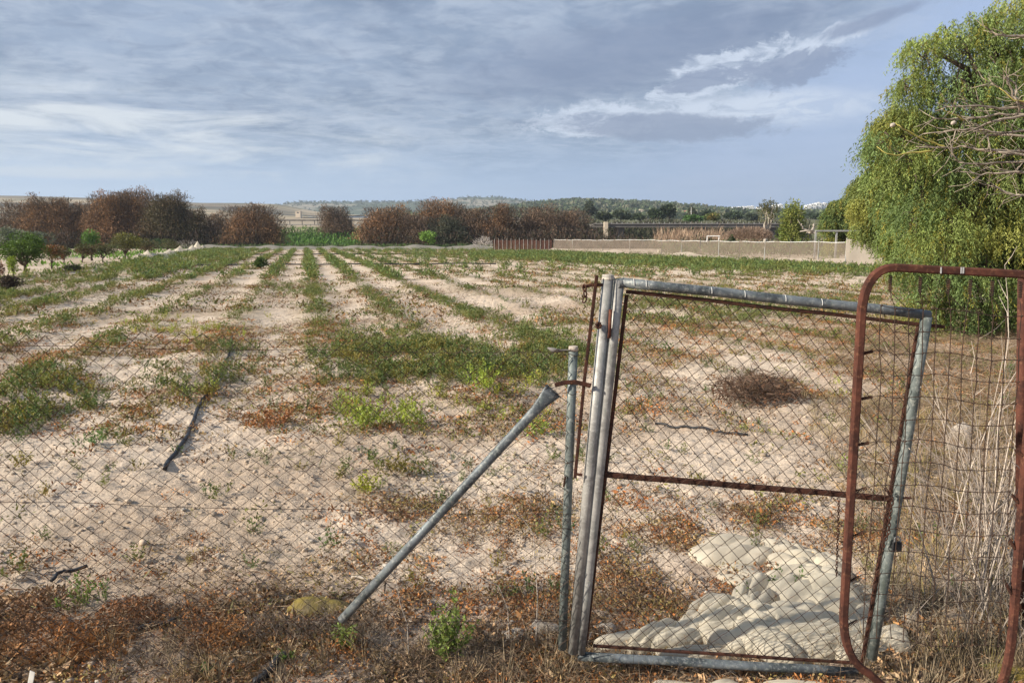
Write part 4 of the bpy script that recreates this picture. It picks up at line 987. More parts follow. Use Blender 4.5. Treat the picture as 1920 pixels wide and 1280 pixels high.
# ================================================================== TREES
def limbs(mb, base, tips, r0, rs_, k=5, sag=0.0, trunk_h=0.35):
    """trunk and limbs: from base to a fork, then a tapering limb to each tip"""
    base = Vector(base); c = Vector(np.mean([list(t) for t in tips], 0)); fork = base.lerp(Vector((base.x*.6+c.x*.4, base.y*.6+c.y*.4, c.z)), trunk_h)
    mb.tube([base-Vector((0, 0, .1)), base.lerp(fork, .5)+Vector((rs_.normal()*r0, rs_.normal()*r0, 0)), fork], [r0*1.25, r0, r0*.85], 7)
    for t in tips:
        t = Vector(t); pts = [fork]
        for i in range(1, k+1):
            f = i/k; p = fork.lerp(t, f); amp = (t-fork).length*0.06
            pts.append(p + Vector(rs_.normal(size=3))*amp*(1-f*.5) + Vector((0, 0, sag*math.sin(f*math.pi))))
        mb.tube(pts, [max(r0*0.6*(1-0.85*i/k), r0*0.05) for i in range(k+1)], 5)
def blob_pts(rs_, n, c, R, shell=0.55):
    d = unit(rs_.normal(size=(n, 3))); q = rs_.uniform(shell, 1, n)**0.7
    return np.asarray(c) + d*q[:, None]*np.asarray(R), d
# --- brown feathery tamarisks
def tamarisk(px, basepy, toppy, wpx, Yd, label, seed, tops=((0.235, 0.085, 0.040), (0.19, 0.075, 0.040)), body=(0.115, 0.085, 0.066), dens=1.0, group='brown tamarisks along the far side of the field', name='tamarisk_tree', zb=None):
    r = np.random.RandomState(seed); x0 = (px-960)/F*Yd*1.0; g = float(gz(x0, Yd, False)) if zb is None else zb
    top = at(px, toppy, Yd).z; H = top-g; R = wpx/F*Yd/2*1.12
    t0 = thing(name, label, 'tree', (x0, Yd, g), group)
    P = []; D = []; L = []; W = []; C = []
    nl = max(9, int(H*R*0.9)+6); tips = []
    for i in range(nl):
        a = r.uniform(0, 2*np.pi); q = math.sqrt(r.uniform(0.02, 1)); hh = H*(0.96-0.42*q**2.0)*r.uniform(0.70, 1.04) if i else H*0.98
        c = np.array([x0+math.cos(a)*q*R*0.82, Yd+math.sin(a)*q*R*0.6, g+hh]); tips.append(c)
        nn = int(700*dens); rr = R*r.uniform(0.20, 0.34)+0.30; ct = np.array(tops[r.randint(len(tops))])*r.uniform(0.7, 1.25)
        # a plume of upright sprays under each tip
        u = r.uniform(0, 1, nn)**0.6; dirs = unit(np.stack([r.normal(size=nn)*0.9, r.normal(size=nn)*0.9, np.abs(r.normal(size=nn))*1.1+0.25], 1))
        p = c + np.stack([r.normal(size=nn), r.normal(size=nn), np.zeros(nn)], 1)*rr*(0.35+0.6*u[:, None])*0.8 - np.array([0, 0, 1])*(u*min(H*0.42, 2.8))[:, None]
        P.append(p); D.append(dirs); L.append(r.uniform(0.18, 0.50, nn)); W.append(r.uniform(0.05, 0.12, nn)); C.append(ct*r.uniform(0.65, 1.3, (nn, 1)))
    # dense bare twiggy body
    nb = int(1500*dens*(R*H/12)); th = r.uniform(0, 2*np.pi, nb); q = np.sqrt(r.uniform(0, 1, nb)); hz_ = r.uniform(0.0, 0.86, nb)
    env = np.sqrt(np.clip(1-((hz_-0.42)/0.62)**2, 0.02, 1))
    pb = np.stack([x0+np.cos(th)*q*R*env, Yd+np.sin(th)*q*R*0.8*env, g+hz_*H], 1)
    P.append(pb); D.append(unit(np.stack([np.cos(th)*q*0.6+r.normal(size=nb)*.35, np.sin(th)*q*0.6+r.normal(size=nb)*.35, np.ones(nb)], 1)))
    L.append(r.uniform(0.3, 0.9, nb)); W.append(r.uniform(0.04, 0.09, nb)); C.append(np.array(body)*r.uniform(0.5, 1.5, (nb, 1)))
    leaf_obj('crown', np.concatenate(P), np.concatenate(D), np.concatenate(L), np.concatenate(W), np.concatenate(C), M['far'], t0, r)
    mb = MB(); limbs(mb, (x0, Yd, g), [tuple(t) for t in tips[:12]], 0.09+H*0.014, r, trunk_h=0.16); mb.build('trunk', M['bark'], t0, True)
    return t0
RED = ((0.34, 0.195, 0.100), (0.28, 0.160, 0.088), (0.23, 0.14, 0.085)); BRN = ((0.27, 0.180, 0.120), (0.22, 0.15, 0.105)); DRK = ((0.15, 0.108, 0.058), (0.115, 0.10, 0.055))
tam = [(60, 372, 95, 117, BRN, 'brown tamarisk near the left edge, lower than its neighbours'), (110, 359, 90, 114, RED, 'reddish tamarisk behind the orchard, second of the left clump'),
 (160, 373, 70, 118, BRN, 'low brown tamarisk left of the tallest group'), (215, 352, 80, 113, RED, 'rusty tamarisk forming the left half of the tallest group'), (262, 345, 90, 115, RED, 'tallest tamarisk, with rust-coloured top, in the left group'),
 (322, 352, 85, 113, DRK, 'darkest, olive-brown tamarisk right of the tallest one'), (372, 384, 32, 112, DRK, 'narrow dark tamarisk at the right end of the left group'), (405, 394, 52, 119, BRN, 'small pale brown tamarisk between the dark narrow and the round one'),
 (478, 377, 112, 113, RED, 'broad round rust-topped tamarisk left of the green bank'), (632, 381, 58, 150, BRN, 'lone thin brown tamarisk on the green bank below the road'),
 (728, 379, 92, 114, RED, 'rust-brown tamarisk left of the small green tree'), (830, 367, 100, 117, RED, 'tallest tamarisk of the middle row behind the small green tree'),
 (885, 384, 80, 115, BRN, 'dull brown tamarisk right of the tallest middle one'), (935, 377, 72, 114, RED, 'orange-brown tamarisk above the bare grey shrub'), (1005, 378, 100, 117, BRN, 'wide grey-brown tamarisk above the left end of the net fence'),
 (1070, 386, 80, 119, BRN, 'brown tamarisk at the right end of the row, beside the bridge'), (780, 398, 70, 113, BRN, 'low brown tamarisk filling the gap left of the tallest middle one'), (8, 402, 60, 125, BRN, 'grey-brown tamarisk cut by the left edge')]
for i, (px_, tp, wp, Yd, cols, lab) in enumerate(tam):
    tamarisk(px_, 455, tp, wp, Yd, lab, 100+i, cols, dens=0.9)
# grey-green reedy willow and dark undergrowth
tamarisk(838, 455, 401, 70, 112, 'grey-green reedy shrub behind the small green tree', 140, ((0.11, 0.115, 0.075), (0.09, 0.10, 0.07)), (0.055, 0.058, 0.045), group=None, name='reedy_shrub')
# undergrowth filling below the tamarisks
r = np.random.RandomState(77); n = 24000
xx = r.uniform(-92, 20, n); yy = r.uniform(108, 118, n); keep = ~((xx > -37) & (xx < -22.5)); xx, yy = xx[keep], yy[keep]; n = len(xx)
hgt = (1.5 + 1.7*fbm(xx, yy, 0.12, 3, 2))*(1-sst(xx, 12, 20)*0.5)
Pp = np.stack([xx, yy, gz(xx, yy, False)+r.uniform(0, 1, n)**1.2*hgt], 1)
Dd = unit(np.stack([r.normal(size=n)*.5, r.normal(size=n)*.5, np.ones(n)], 1))
tag(leaf_obj('undergrowth', Pp, Dd, r.uniform(.4, 1.0, n), r.uniform(.05, .12, n), tints(r, n, [(0.060, 0.042, 0.036), (0.075, 0.055, 0.04), (0.05, 0.052, 0.032), (0.09, 0.06, 0.045)], .3), M['far'], None, r), kind='stuff')
# lush green growth on the bank and along the field end
def patchstuff(name, n, X0, X1, Y0, Y1, h, pal, seed, Lr=(.4, .9), Wr=(.1, .22), fil=None, up=1.0):
    r = np.random.RandomState(seed); xx = r.uniform(X0, X1, n); yy = r.uniform(Y0, Y1, n)
    if fil is not None: k = fil(xx, yy); xx, yy = xx[k], yy[k]; n = len(xx)
    hh = h*(0.3+1.2*fbm(xx, yy, 0.25, 3, 3))
    P = np.stack([xx, yy, gz(xx, yy, False)+r.uniform(0, 1, n)*hh], 1)
    D = unit(np.stack([r.normal(size=n)*.6, r.normal(size=n)*.6, np.full(n, up)], 1))
    return tag(leaf_obj(name, P, D, r.uniform(*Lr, n), r.uniform(*Wr, n), tints(r, n, pal, .3), M['far'], None, r), kind='stuff')
patchstuff('bank_growth', 26000, -62, -18, 118, 178, 1.3, [(0.09, 0.19, 0.04), (0.06, 0.12, 0.03), (0.13, 0.25, 0.045), (0.045, 0.09, 0.03)], 78, fil=lambda a, b: (a/b > -0.33) & (a/b < -0.13) & (b < 160-6*fbm(a, b, .1, 2, 3)))  # darker greens in the mix paint in shadow variation
patchstuff('field_end_growth', 9000, -60, 4, 103, 110, 0.45, [(0.05, 0.10, 0.03), (0.07, 0.12, 0.03), (0.10, 0.10, 0.06)], 79, Lr=(.3, .6), Wr=(.08, .16))
patchstuff('orchard_grass', 12000, -62, -14, 40, 88, 0.22, [(0.13, 0.26, 0.035), (0.10, 0.20, 0.03), (0.16, 0.28, 0.05)], 80, Lr=(.2, .4), Wr=(.06, .14), fil=lambda a, b: (rowu(a, b) < -12.8) & (a > -0.66*b) & (fbm(a, b, 0.15, 3, 2) > 0.42))
# reeds beside the bridge, brush mounds
patchstuff('dry_reeds', 9000, 24, 48, 116, 134, 2.6, [(0.36, 0.25, 0.17), (0.30, 0.20, 0.14), (0.42, 0.32, 0.23)], 81, Lr=(.8, 1.8), Wr=(.05, .10), fil=lambda a, b: (a/b < 0.335) & (a/b > 0.19), up=2.0)
patchstuff('river_brush', 16000, 8, 80, 110, 150, 1.5, [(0.075, 0.085, 0.04), (0.10, 0.085, 0.055), (0.13, 0.10, 0.07), (0.06, 0.09, 0.03)], 82, fil=lambda a, b: (a/b < 0.50))
patchstuff('bridge_shade_brush', 12000, 18, 75, 178, 192, 4.2, [(0.05, 0.06, 0.03), (0.07, 0.075, 0.04), (0.06, 0.05, 0.035)], 84, Lr=(.6, 1.4), Wr=(.15, .3), fil=lambda a, b: (a/b < 0.40))  # dark brush added behind the bridge, standing for shade under the deck
patchstuff('fence_brush', 9000, 14, 42, 62, 80, 1.1, [(0.06, 0.10, 0.03), (0.09, 0.12, 0.04), (0.11, 0.09, 0.05)], 83, Lr=(.2, .5), Wr=(.06, .14), fil=lambda a, b: (a/b < 0.52) & (a/b > 0.20) & (a > 8.0+(82-b)*.36+2))

# --- generic leafy round tree
def leafy(name, px, Yd, basepy, toppy, wpx, label, pal, seed, n=2600, leaf=(0.16, 0.07), trunk_f=0.25, group=None, cat='tree', zb=None, flat=0.6, nb=10, trunkmat='bark', x0=None, shell=0.35, th=0.3):
    r = np.random.RandomState(seed)
    if Yd is None: gpt_ = ground_at(px, basepy); Yd = gpt_.y; x0 = gpt_.x
    if x0 is None: x0 = at(px, basepy, Yd).x
    g = float(gz(x0, Yd, False)) if zb is None else zb
    H = at(px, toppy, Yd).z-g; R = wpx/F*Yd/2*(1.18 if group == OG else 1.0)
    t0 = thing(name, label, cat, (x0, Yd, g), group); cb = g+H*trunk_f; ch = H*(1-trunk_f)
    tips = []; P = []; D = []; C = []
    for i in range(nb):
        a = r.uniform(0, 2*np.pi); q = r.uniform(0.15, 0.68) if i else 0.0; z = r.uniform(0.26, 0.78) if i else 0.80
        q *= math.sqrt(max(0.1, 1-(abs(z-0.42)/0.62)**2))
        c = np.array([x0+math.cos(a)*q*R, Yd+math.sin(a)*q*R, cb+z*ch]); tips.append(c); br_ = r.uniform(0.30, 0.46)
        k = n//nb; p, d = blob_pts(r, k, c, (R*br_*1.1, R*br_*1.1, ch*br_*0.62), shell); P.append(p); D.append(unit(d+r.normal(size=(k, 3))*0.7))
        C.append(np.array(pal[r.randint(len(pal))])*r.uniform(0.75, 1.2)*r.uniform(0.6, 1.3, (k, 1)))
    P = np.concatenate(P); k = len(P)
    leaf_obj('crown', P, np.concatenate(D), leaf[0]*r.uniform(.6, 1.3, k), leaf[1]*r.uniform(.6, 1.3, k), np.concatenate(C), M['leaf'], t0, r)
    mb = MB(); limbs(mb, (x0, Yd, g), [tuple(t) for t in tips], max(0.035, H*0.035), r, trunk_h=th); mb.build('trunk', M[trunkmat], t0, True)
    return t0
OG = 'orchard trees left of the field'
GRN = [(0.10, 0.17, 0.035), (0.13, 0.20, 0.04), (0.07, 0.12, 0.03)]; OLV = [(0.14, 0.17, 0.13), (0.11, 0.14, 0.11), (0.18, 0.21, 0.17)]
DUL = [(0.11, 0.10, 0.05), (0.13, 0.09, 0.05), (0.08, 0.09, 0.035)]; YEL = [(0.20, 0.20, 0.05), (0.14, 0.14, 0.04), (0.10, 0.10, 0.04)]
OG = 'orchard trees left of the field'
leafy('orchard_tree', 48, None, 512, 437, 92, 'large round bright green orchard tree, nearest on the left', GRN, 1, 6500, (0.10, 0.05), 0.20, OG, nb=16)
leafy('orchard_tree', 97, None, 505, 460, 46, 'small orchard tree with reddish lower leaves right of the large green one', [(0.20, 0.10, 0.05), (0.11, 0.12, 0.045)], 2, 1500, (0.11, 0.05), 0.35, OG)
leafy('orchard_tree', 121, None, 496, 462, 36, 'thin dull orchard tree, third from the left', DUL, 3, 1100, (0.12, 0.05), 0.4, OG)
leafy('orchard_tree', 155, None, 493, 458, 46, 'dark-crowned orchard tree left of the tall narrow one', DUL, 4, 1400, (0.12, 0.05), 0.35, OG)
leafy('orchard_tree', 173, None, 489, 431, 32, 'tall narrow bright green orchard tree', [(0.13, 0.24, 0.06), (0.10, 0.18, 0.06)], 5, 1500, (0.14, 0.06), 0.28, OG)
leafy('orchard_tree', 193, None, 492, 457, 46, 'dull brown orchard tree with forked trunk right of the tall narrow one', DUL, 6, 1400, (0.12, 0.05), 0.35, OG)
leafy('orchard_tree', 234, None, 486, 437, 68, 'wide olive-yellow orchard tree, highest of those before the white nets', YEL, 7, 3000, (0.14, 0.06), 0.25, OG, nb=13)
leafy('orchard_tree', 275, None, 480, 449, 44, 'dull orchard tree just behind the first white net peaks', DUL, 8, 1300, (0.14, 0.06), 0.25, OG)
leafy('orchard_tree', 315, None, 474, 448, 38, 'brownish orchard tree at the far right end of the orchard', DUL, 9, 1200, (0.15, 0.06), 0.25, OG)
leafy('orchard_tree', 297, None, 472, 447, 34, 'dark green orchard tree above the white net peaks', [(0.06, 0.11, 0.05)], 10, 1000, (0.15, 0.06), 0.2, OG)
leafy('olive_tree', 75, 62, 480, 433, 66, 'grey-green olive tree behind the large green orchard tree', OLV, 11, 2400, (0.17, 0.06), 0.2, 'grey olive trees at the left')
leafy('olive_tree', 20, 58, 480, 426, 60, 'grey-green olive tree at the left edge, behind the bright green one', OLV, 12, 2400, (0.17, 0.06), 0.2, 'grey olive trees at the left')
leafy('sapling', 24, 31, 500, 480, 24, 'low lime green shoots left of the large orchard tree trunk', [(0.26, 0.34, 0.05)], 13, 700, (0.08, 0.04), 0.05, None, 'bush')
leafy('rusty_bush', -4, 29, 530, 484, 34, 'orange-brown bush cut by the left edge below the orchard', [(0.28, 0.12, 0.06), (0.2, 0.1, 0.06)], 14, 1100, (0.08, 0.03), 0.05, None, 'bush')
leafy('dark_bush', 16, None, 545, 517, 62, 'low dark purple-brown bush at the left edge by the weed rows', [(0.055, 0.04, 0.035)], 15, 1500, (0.08, 0.03), 0.02, None, 'bush')
leafy('dark_bush', 136, None, 509, 496, 50, 'low dark bush strip beside the pale bare soil of the orchard', [(0.06, 0.06, 0.035)], 16, 900, (0.10, 0.04), 0.02, None, 'bush')
leafy('young_tree', 802, 104, 463, 434, 38, 'small round light green tree alone before the brown row', [(0.20, 0.33, 0.07), (0.16, 0.28, 0.06)], 17, 1700, (0.28, 0.12), 0.22, None)
# weed bush in the rows
leafy('row_bush', 489, None, 502, 485, 22, 'dark green bush standing alone in the rows far down the field', [(0.09, 0.14, 0.04)], 18, 500, (0.2, 0.07), 0.0, None, 'bush')
# right hand middle distance
leafy('round_tree', 1484, 74, 445, 377, 66, 'round yellow-green tree standing alone left of the pergola', [(0.20, 0.24, 0.05), (0.13, 0.18, 0.04), (0.24, 0.26, 0.06)], 19, 6500, (0.26, 0.11), 0.05, None, nb=18, zb=-3.4)
leafy('flat_topped_tree', 1436, 84, 445, 376, 50, 'flat-topped tree with pale trunk and bare lower branches', [(0.17, 0.15, 0.05), (0.12, 0.12, 0.05)], 20, 1100, (0.26, 0.09), 0.62, None, nb=8, zb=-3.4, trunkmat='barkpale', th=0.5)
leafy('low_shrub', 1371, 78, 450, 440, 22, 'dark green low shrub right of the white goal frame', [(0.05, 0.08, 0.025)], 21, 700, (0.2, 0.1), 0.0, None, 'bush', zb=-2.0)
r = np.random.RandomState(90)
def brush(name, px, Yd, basepy, toppy, wpx, label, c, seed, n=900, cat='brush', zb=None):
    r = np.random.RandomState(seed); x0 = at(px, basepy, Yd).x; g = at(px, basepy, Yd).z if zb is None else zb; H = at(px, toppy, Yd).z-g; R = wpx/F*Yd/2
    a = r.uniform(0, 2*np.pi, n); q = np.sqrt(r.uniform(0, 1, n)); z = r.uniform(0, 1, n)*np.sqrt(1-q*q*.8)
    P = np.stack([x0+np.cos(a)*q*R, Yd+np.sin(a)*q*R, g+z*H*.8], 1); D = unit(np.stack([np.cos(a)*q+r.normal(size=n)*.4, np.sin(a)*q+r.normal(size=n)*.4, .6+.5*r.uniform(size=n)], 1))
    o = leaf_obj(name, P, D, H*r.uniform(.12, .35, n), 0.012*Yd/10*r.uniform(.5, 1.1, n)*0.5, np.array(c)*r.uniform(.5, 1.5, (n, 1)), M['far'], None, r)
    return tag(o, label, cat)
brush('brush_mound', 1405, 80, 449, 422, 76, 'tangled mound of grey-brown dead brush below the flat-topped tree', (0.24, 0.17, 0.13), 91, 4200)
brush('bare_shrub', 905, 86, 464, 440, 34, 'bare silvery shrub at the left end of the brown fence', (0.46, 0.42, 0.40), 92, 420, 'shrub')
brush('bare_shrub', 352, 100, 466, 446, 40, 'bare grey shrub behind the last white net peaks', (0.26, 0.24, 0.23), 93, 300, 'shrub')
# dead fallen branches
def branches(name, Yd, lines, label, m, r0, seed, cat='branch', twigs=3):
    rr = random.Random(seed); mb = MB()
    for pts in lines:
        q = [at(a, b, Yd+rr.uniform(-.25, .25)*Yd*0.03) for a, b in pts]; Q = []
        for a, b in zip(q, q[1:]): Q += [a.lerp(b, k/3)+Vector((rr.gauss(0, 1), rr.gauss(0, 1), rr.gauss(0, 1)))*r0*0.35 for k in range(3)]
        Q.append(q[-1]); N = len(Q); mb.tube(Q, [r0*(1-.72*k/N) for k in range(N)], 6)
        for _ in range(twigs):
            k = rr.randrange(2, N); L = (q[0]-q[-1]).length*rr.uniform(.10, .28); e = ((Q[k]-Q[max(0, k-2)]).normalized()+Vector((rr.gauss(0, .5), rr.gauss(0, .4), rr.gauss(0, .55)))).normalized()
            e2 = (e+Vector((rr.gauss(0, .3), rr.gauss(0, .3), rr.gauss(0.1, .3)))).normalized()
            mb.tube([Q[k], Q[k]+e*L*.5, Q[k]+e*L*.5+e2*L*.5], [r0*.32, r0*.22, r0*.12], 5)
    return tag(mb.build(name, m, None, True), label, cat)
branches('fallen_branch', 66, [[(1560, 447), (1535, 440), (1518, 436), (1506, 428), (1503, 420)], [(1590, 446), (1560, 437), (1530, 432), (1500, 434)], [(1540, 447), (1562, 441), (1566, 432), (1576, 426)], [(1518, 436), (1527, 425), (1526, 420)]], 'dead fallen grey trunk with bare branches behind the pergola', M['barkpale'], 0.14, 5, 'dead tree')

# --- pepper trees: weeping strands of narrow leaflets
def pepper(name, x0, Yd, R, Ry, H, label, seed, nlobes=26, strands=230, leaflets=26, ll=0.060, lw=0.0135, tone=1.0, slen=(0.18, 0.55), group='weeping pepper trees along the right side', hole=None, low=0.02, spread=1.0, extra=()):
    r = np.random.RandomState(seed); g = float(gz(x0, Yd, False)); t0 = thing(name, label, 'tree', (x0, Yd, g), group)
    lob = []
    for i in range(nlobes):
        v = (i+0.5)/nlobes; hz_ = 0.16+0.80*v; prof = math.sqrt(max(0.04, 1-((hz_-0.42)/0.62)**2)) if hz_ > 0.42 else 1.0-0.25*(0.42-hz_)/0.42
        a = i*2.399963+r.uniform(-.3, .3); q = prof*r.uniform(0.70, 0.95)
        lob.append((np.array([x0+math.cos(a)*q*R, Yd+math.sin(a)*q*Ry, g+hz_*H]), r.uniform(0.17, 0.29)*R*(0.8 if hz_ > .7 else 1)))
    for (ex, ey, ez, er) in extra: lob.append((np.array([ex, ey, ez]), er))
    P = []; D = []; C = []; Ls = []
    pal = np.array([(0.165, 0.220, 0.070), (0.20, 0.250, 0.072), (0.27, 0.285, 0.075), (0.140, 0.200, 0.07), (0.19, 0.24, 0.075)])*tone
    for (c, rr) in lob:
        ns = int(strands*(rr/(0.27*R))**1.5); base = pal[r.randint(len(pal))]*r.uniform(0.85, 1.15)
        d = unit(r.normal(size=(ns, 3))*np.array([1, 1, .8])+np.array([0, 0, .25])); s = c + d*rr*r.uniform(.45, 1.0, (ns, 1))*np.array([1, 1, .8])
        o = unit(d*np.array([1, 1, 0.001])); L = r.uniform(*slen, ns)*(0.8+.4*r.uniform(size=ns)); sc_ = base*r.uniform(.7, 1.3, (ns, 1))
        yel = (r.uniform(size=ns) < .12)[:, None]; sc_ = np.where(yel, np.array([0.26, 0.24, 0.045])*r.uniform(.7, 1.2, (ns, 1)), sc_)
        t = np.linspace(0.02, 1, leaflets)[None, :, None]; jitx = r.normal(size=(ns, 1, 3))*np.array([.12, .12, 0])
        p = s[:, None, :] + (o*0.30)[:, None, :]*L[:, None, None]*(1-np.exp(-3*t)) - np.array([0, 0, 1])*L[:, None, None]*(t**1.5)*0.9 + jitx*t*L[:, None, None] + r.normal(size=(ns, leaflets, 3))*.012
        tang = np.broadcast_to(np.array([0, 0, -1.0]), p.shape); sd = unit(r.normal(size=(ns, leaflets, 3))*np.array([1, 1, .3]))
        dd = unit(tang*r.uniform(.5, 1.3, (ns, leaflets, 1))+sd*.75+(o*.2)[:, None, :])
        ok = p[..., 2] > g+low
        P.append(p[ok]); D.append(dd[ok]); C.append(np.broadcast_to(sc_[:, None, :], p.shape)[ok])
    P = np.concatenate(P); D = np.concatenate(D); C = np.concatenate(C); k = len(P)
    if hole is not None:
        kp = np.ones(k, bool)
        for (hx, hy, hz2, hr) in hole:
            kp &= ~((((P-np.array([hx, hy, hz2]))**2).sum(1) < hr*hr) & (r.uniform(size=k) < .85))
        P, D, C = P[kp], D[kp], C[kp]; k = len(P)
    leaf_obj('crown', P, D, ll*r.uniform(.6, 1.3, k), lw*r.uniform(.7, 1.3, k), C, M['leaf'], t0, r, jit=.25)
    mb = MB(); limbs(mb, (x0, Yd, g), [tuple(l[0]) for l in lob[::2]], 0.05*H*.9, r, trunk_h=.22)
    # fine bare twigs inside
    for (c, rr) in lob:
        for _ in range(7):
            p = Vector(c)+Vector(r.normal(size=3))*rr*.25; q = p+Vector(r.normal(size=3))*rr*.22-Vector((0, 0, rr*.6)); mb.tube([p, p.lerp(q, .5)+Vector(r.normal(size=3))*.05, q], [.014, .009, .004], 4)
    mb.build('trunk', M['bark'], t0, True)
    return t0
def lobes_at(Yd, L):
    r_ = np.random.RandomState(3); o = []
    for px_, py_, rp in L:
        yy = Yd+r_.uniform(-.3, .3)*(Yd/12); p = at(px_, py_, yy); o.append((p.x, p.y, p.z, rp/F*yy))
    return o
pepper('pepper_tree', 10.6, 13.6, 3.0, 2.5, 5.6, 'nearest and largest weeping pepper tree, filling the right side', 7, 40, 390, 21, 0.060, 0.0150, 1.20, slen=(.16, .50), hole=[tuple(at(1805, 140, 12.0))+(.42,), tuple(at(1860, 330, 11.6))+(.3,)],
       extra=lobes_at(12.3, [(1765, 85, 48), (1820, 62, 50), (1880, 50, 60), (1940, 20, 70), (2010, -10, 80), (1745, 150, 50), (1800, 160, 70), (1705, 165, 36), (1728, 88, 34), (1672, 222, 34), (1650, 262, 30), (1870, 140, 75), (1950, 110, 90), (1700, 222, 44), (1745, 235, 60), (1820, 245, 75), (1900, 240, 80), (1980, 230, 90),
        (1695, 300, 50), (1750, 330, 62), (1830, 340, 75), (1910, 350, 80), (1715, 400, 48), (1770, 430, 66), (1850, 440, 75), (1930, 450, 80), (1705, 490, 44), (1760, 520, 66), (1840, 530, 75), (1920, 540, 80), (1730, 575, 48), (1800, 600, 56), (1870, 600, 60), (1940, 600, 60)]))
pepper('pepper_tree', 11.0, 18.3, 1.8, 2.0, 4.6, 'yellow-green weeping pepper tree just behind the nearest one', 8, 22, 260, 18, 0.080, 0.022, 1.25, slen=(.2, .55), hole=[tuple(at(1690, 330, 16.6))+(.4,)],
       extra=lobes_at(17.2, [(1668, 245, 38), (1655, 280, 34), (1700, 230, 40), (1665, 330, 40), (1700, 300, 50), (1680, 390, 40), (1715, 370, 50), (1690, 450, 40), (1720, 440, 50)]))
pepper('pepper_tree', 14.8, 26, 1.9, 2.0, 4.2, 'third weeping pepper tree, darker green, behind the yellow-green one', 9, 20, 220, 16, 0.10, 0.030, 0.95, slen=(.25, .7),
       extra=lobes_at(25, [(1632, 345, 32), (1660, 325, 34), (1625, 385, 30), (1655, 380, 38), (1635, 430, 32), (1665, 430, 40), (1680, 360, 36)]))
pepper('pepper_tree', 27.0, 49, 2.7, 2.6, 5.6, 'fourth weeping pepper tree, above the right end of the net fence', 10, 18, 200, 14, 0.17, 0.055, 0.95, slen=(.35, .9),
       extra=lobes_at(48, [(1612, 352, 20), (1618, 385, 24), (1622, 420, 24), (1650, 400, 30)]))
pepper('pepper_tree', 24.4, 53, 2.3, 2.4, 4.4, 'farthest weeping pepper tree, lowest and leftmost of the row', 11, 20, 200, 14, 0.18, 0.055, 1.0, slen=(.35, .9),
       extra=lobes_at(52, [(1572, 385, 18), (1560, 402, 18), (1590, 380, 18), (1556, 420, 16), (1585, 410, 22)]))
# dark vegetation right of near tree base
# --- bare branches hanging in from the right (fig shrub beyond the frame)
def bl(L): return [(1600+a/3.656, 50+b/3.656) for a, b in L]
br_lines = [bl(L) for L in [
 [(1500, 560), (1170, 602), (1000, 605), (830, 625), (640, 636), (560, 630)], [(1500, 600), (1170, 612), (950, 650), (850, 690), (700, 712), (480, 735)], [(1500, 730), (1170, 715), (1000, 730), (860, 708), (620, 717)],
 [(1500, 900), (1170, 855), (900, 845), (740, 820), (600, 832), (430, 822)], [(1500, 880), (1170, 925), (980, 930), (870, 945), (720, 930)], [(1500, 960), (1170, 995), (1000, 1000), (880, 1010), (720, 992)],
 [(1500, 1180), (1170, 1160), (1100, 1150), (1000, 1110), (890, 1080)], [(1400, 700), (1150, 590), (1120, 520), (1118, 400), (1030, 345)], [(1500, 600), (1170, 522), (1060, 470), (1000, 420), (940, 390)],
 [(1500, 120), (1170, 70), (1000, 62), (930, 22)], [(1500, 860), (1170, 880), (1000, 860), (870, 850), (780, 800)], [(1400, 780), (1100, 740), (920, 745), (930, 800)], [(1400, 560), (1000, 560), (860, 545), (640, 550)], [(1300, 640), (1100, 480), (1050, 340), (1090, 330)]]]
fig = thing('fig_shrub', 'bare leafless branches reaching in from the right edge in front of the pepper tree', 'shrub', on(4.6, 4.9))
def bpart(lines, name, m, r0, seed, tw):
    o = branches(name, 4.7, lines, '', m, r0, seed, twigs=tw); del o['category']; del o['label']
    o.data.transform(Matrix.Translation(-fig.location)); o.parent = fig; return o
_mk = branches
def branches(name, Yd, lines, label, m, r0, seed, cat='branch', twigs=3):
    return _mk(name, Yd, lines, label or 'x', m, r0, seed, cat, twigs)
M['figbark'] = m_plain('fig_bark', (0.33, 0.275, 0.215), 0.9, 0.5, 30, bmp=0.002)
bpart(br_lines, 'branch', M['figbark'], 0.0095, 5, 14)
M['ytwig'] = m_plain('yellow_bark', (0.42, 0.36, 0.10), 0.7, 0.25, 20)
bpart([bl([(640, 832), (560, 800), (470, 770), (380, 720), (310, 680), (285, 660)]), bl([(560, 848), (400, 865), (300, 882), (230, 870), (160, 822)]), bl([(1250, 540), (1100, 500), (1000, 420)]), bl([(760, 640), (680, 600), (600, 560)])], 'branch', M['ytwig'], 0.006, 6, 1)
mb = MB(); tp = at(2040, 260, 4.7); base = on(4.6, 4.9, -.05)
mb.tube([base, base.lerp(tp, .4)+Vector((.05, 0, 0)), tp.lerp(base, .15), at(2010, 220, 4.7)], [.055, .045, .035, .02], 8); mb.tube([base.lerp(tp, .5), at(2010, 330, 4.7), at(2000, 300, 4.7)], [.04, .025, .016], 7)
mb.tube([base.lerp(tp, .3), at(2060, 420, 4.7), at(2005, 368, 4.7)], [.04, .022, .014], 7); mb.tube([tp, at(2030, 120, 4.7), at(2000, 85, 4.7)], [.025, .016, .012], 7)
o = mb.build('stem', M['stalkgrey'], fig, True)
for px_, py_ in ((1674, 235), (1788, 231)):
    c = at(px_, py_, 4.7); mb = MB(); mb.tube([c+Vector((-.012, 0, -.010)), c+Vector((-.006, 0, 0)), c+Vector((.008, 0, .006)), c+Vector((.014, 0, .010))], [.006, .0125, .011, .004], 8); mb.build('dry_fruit', M['barkpale'], fig, True)

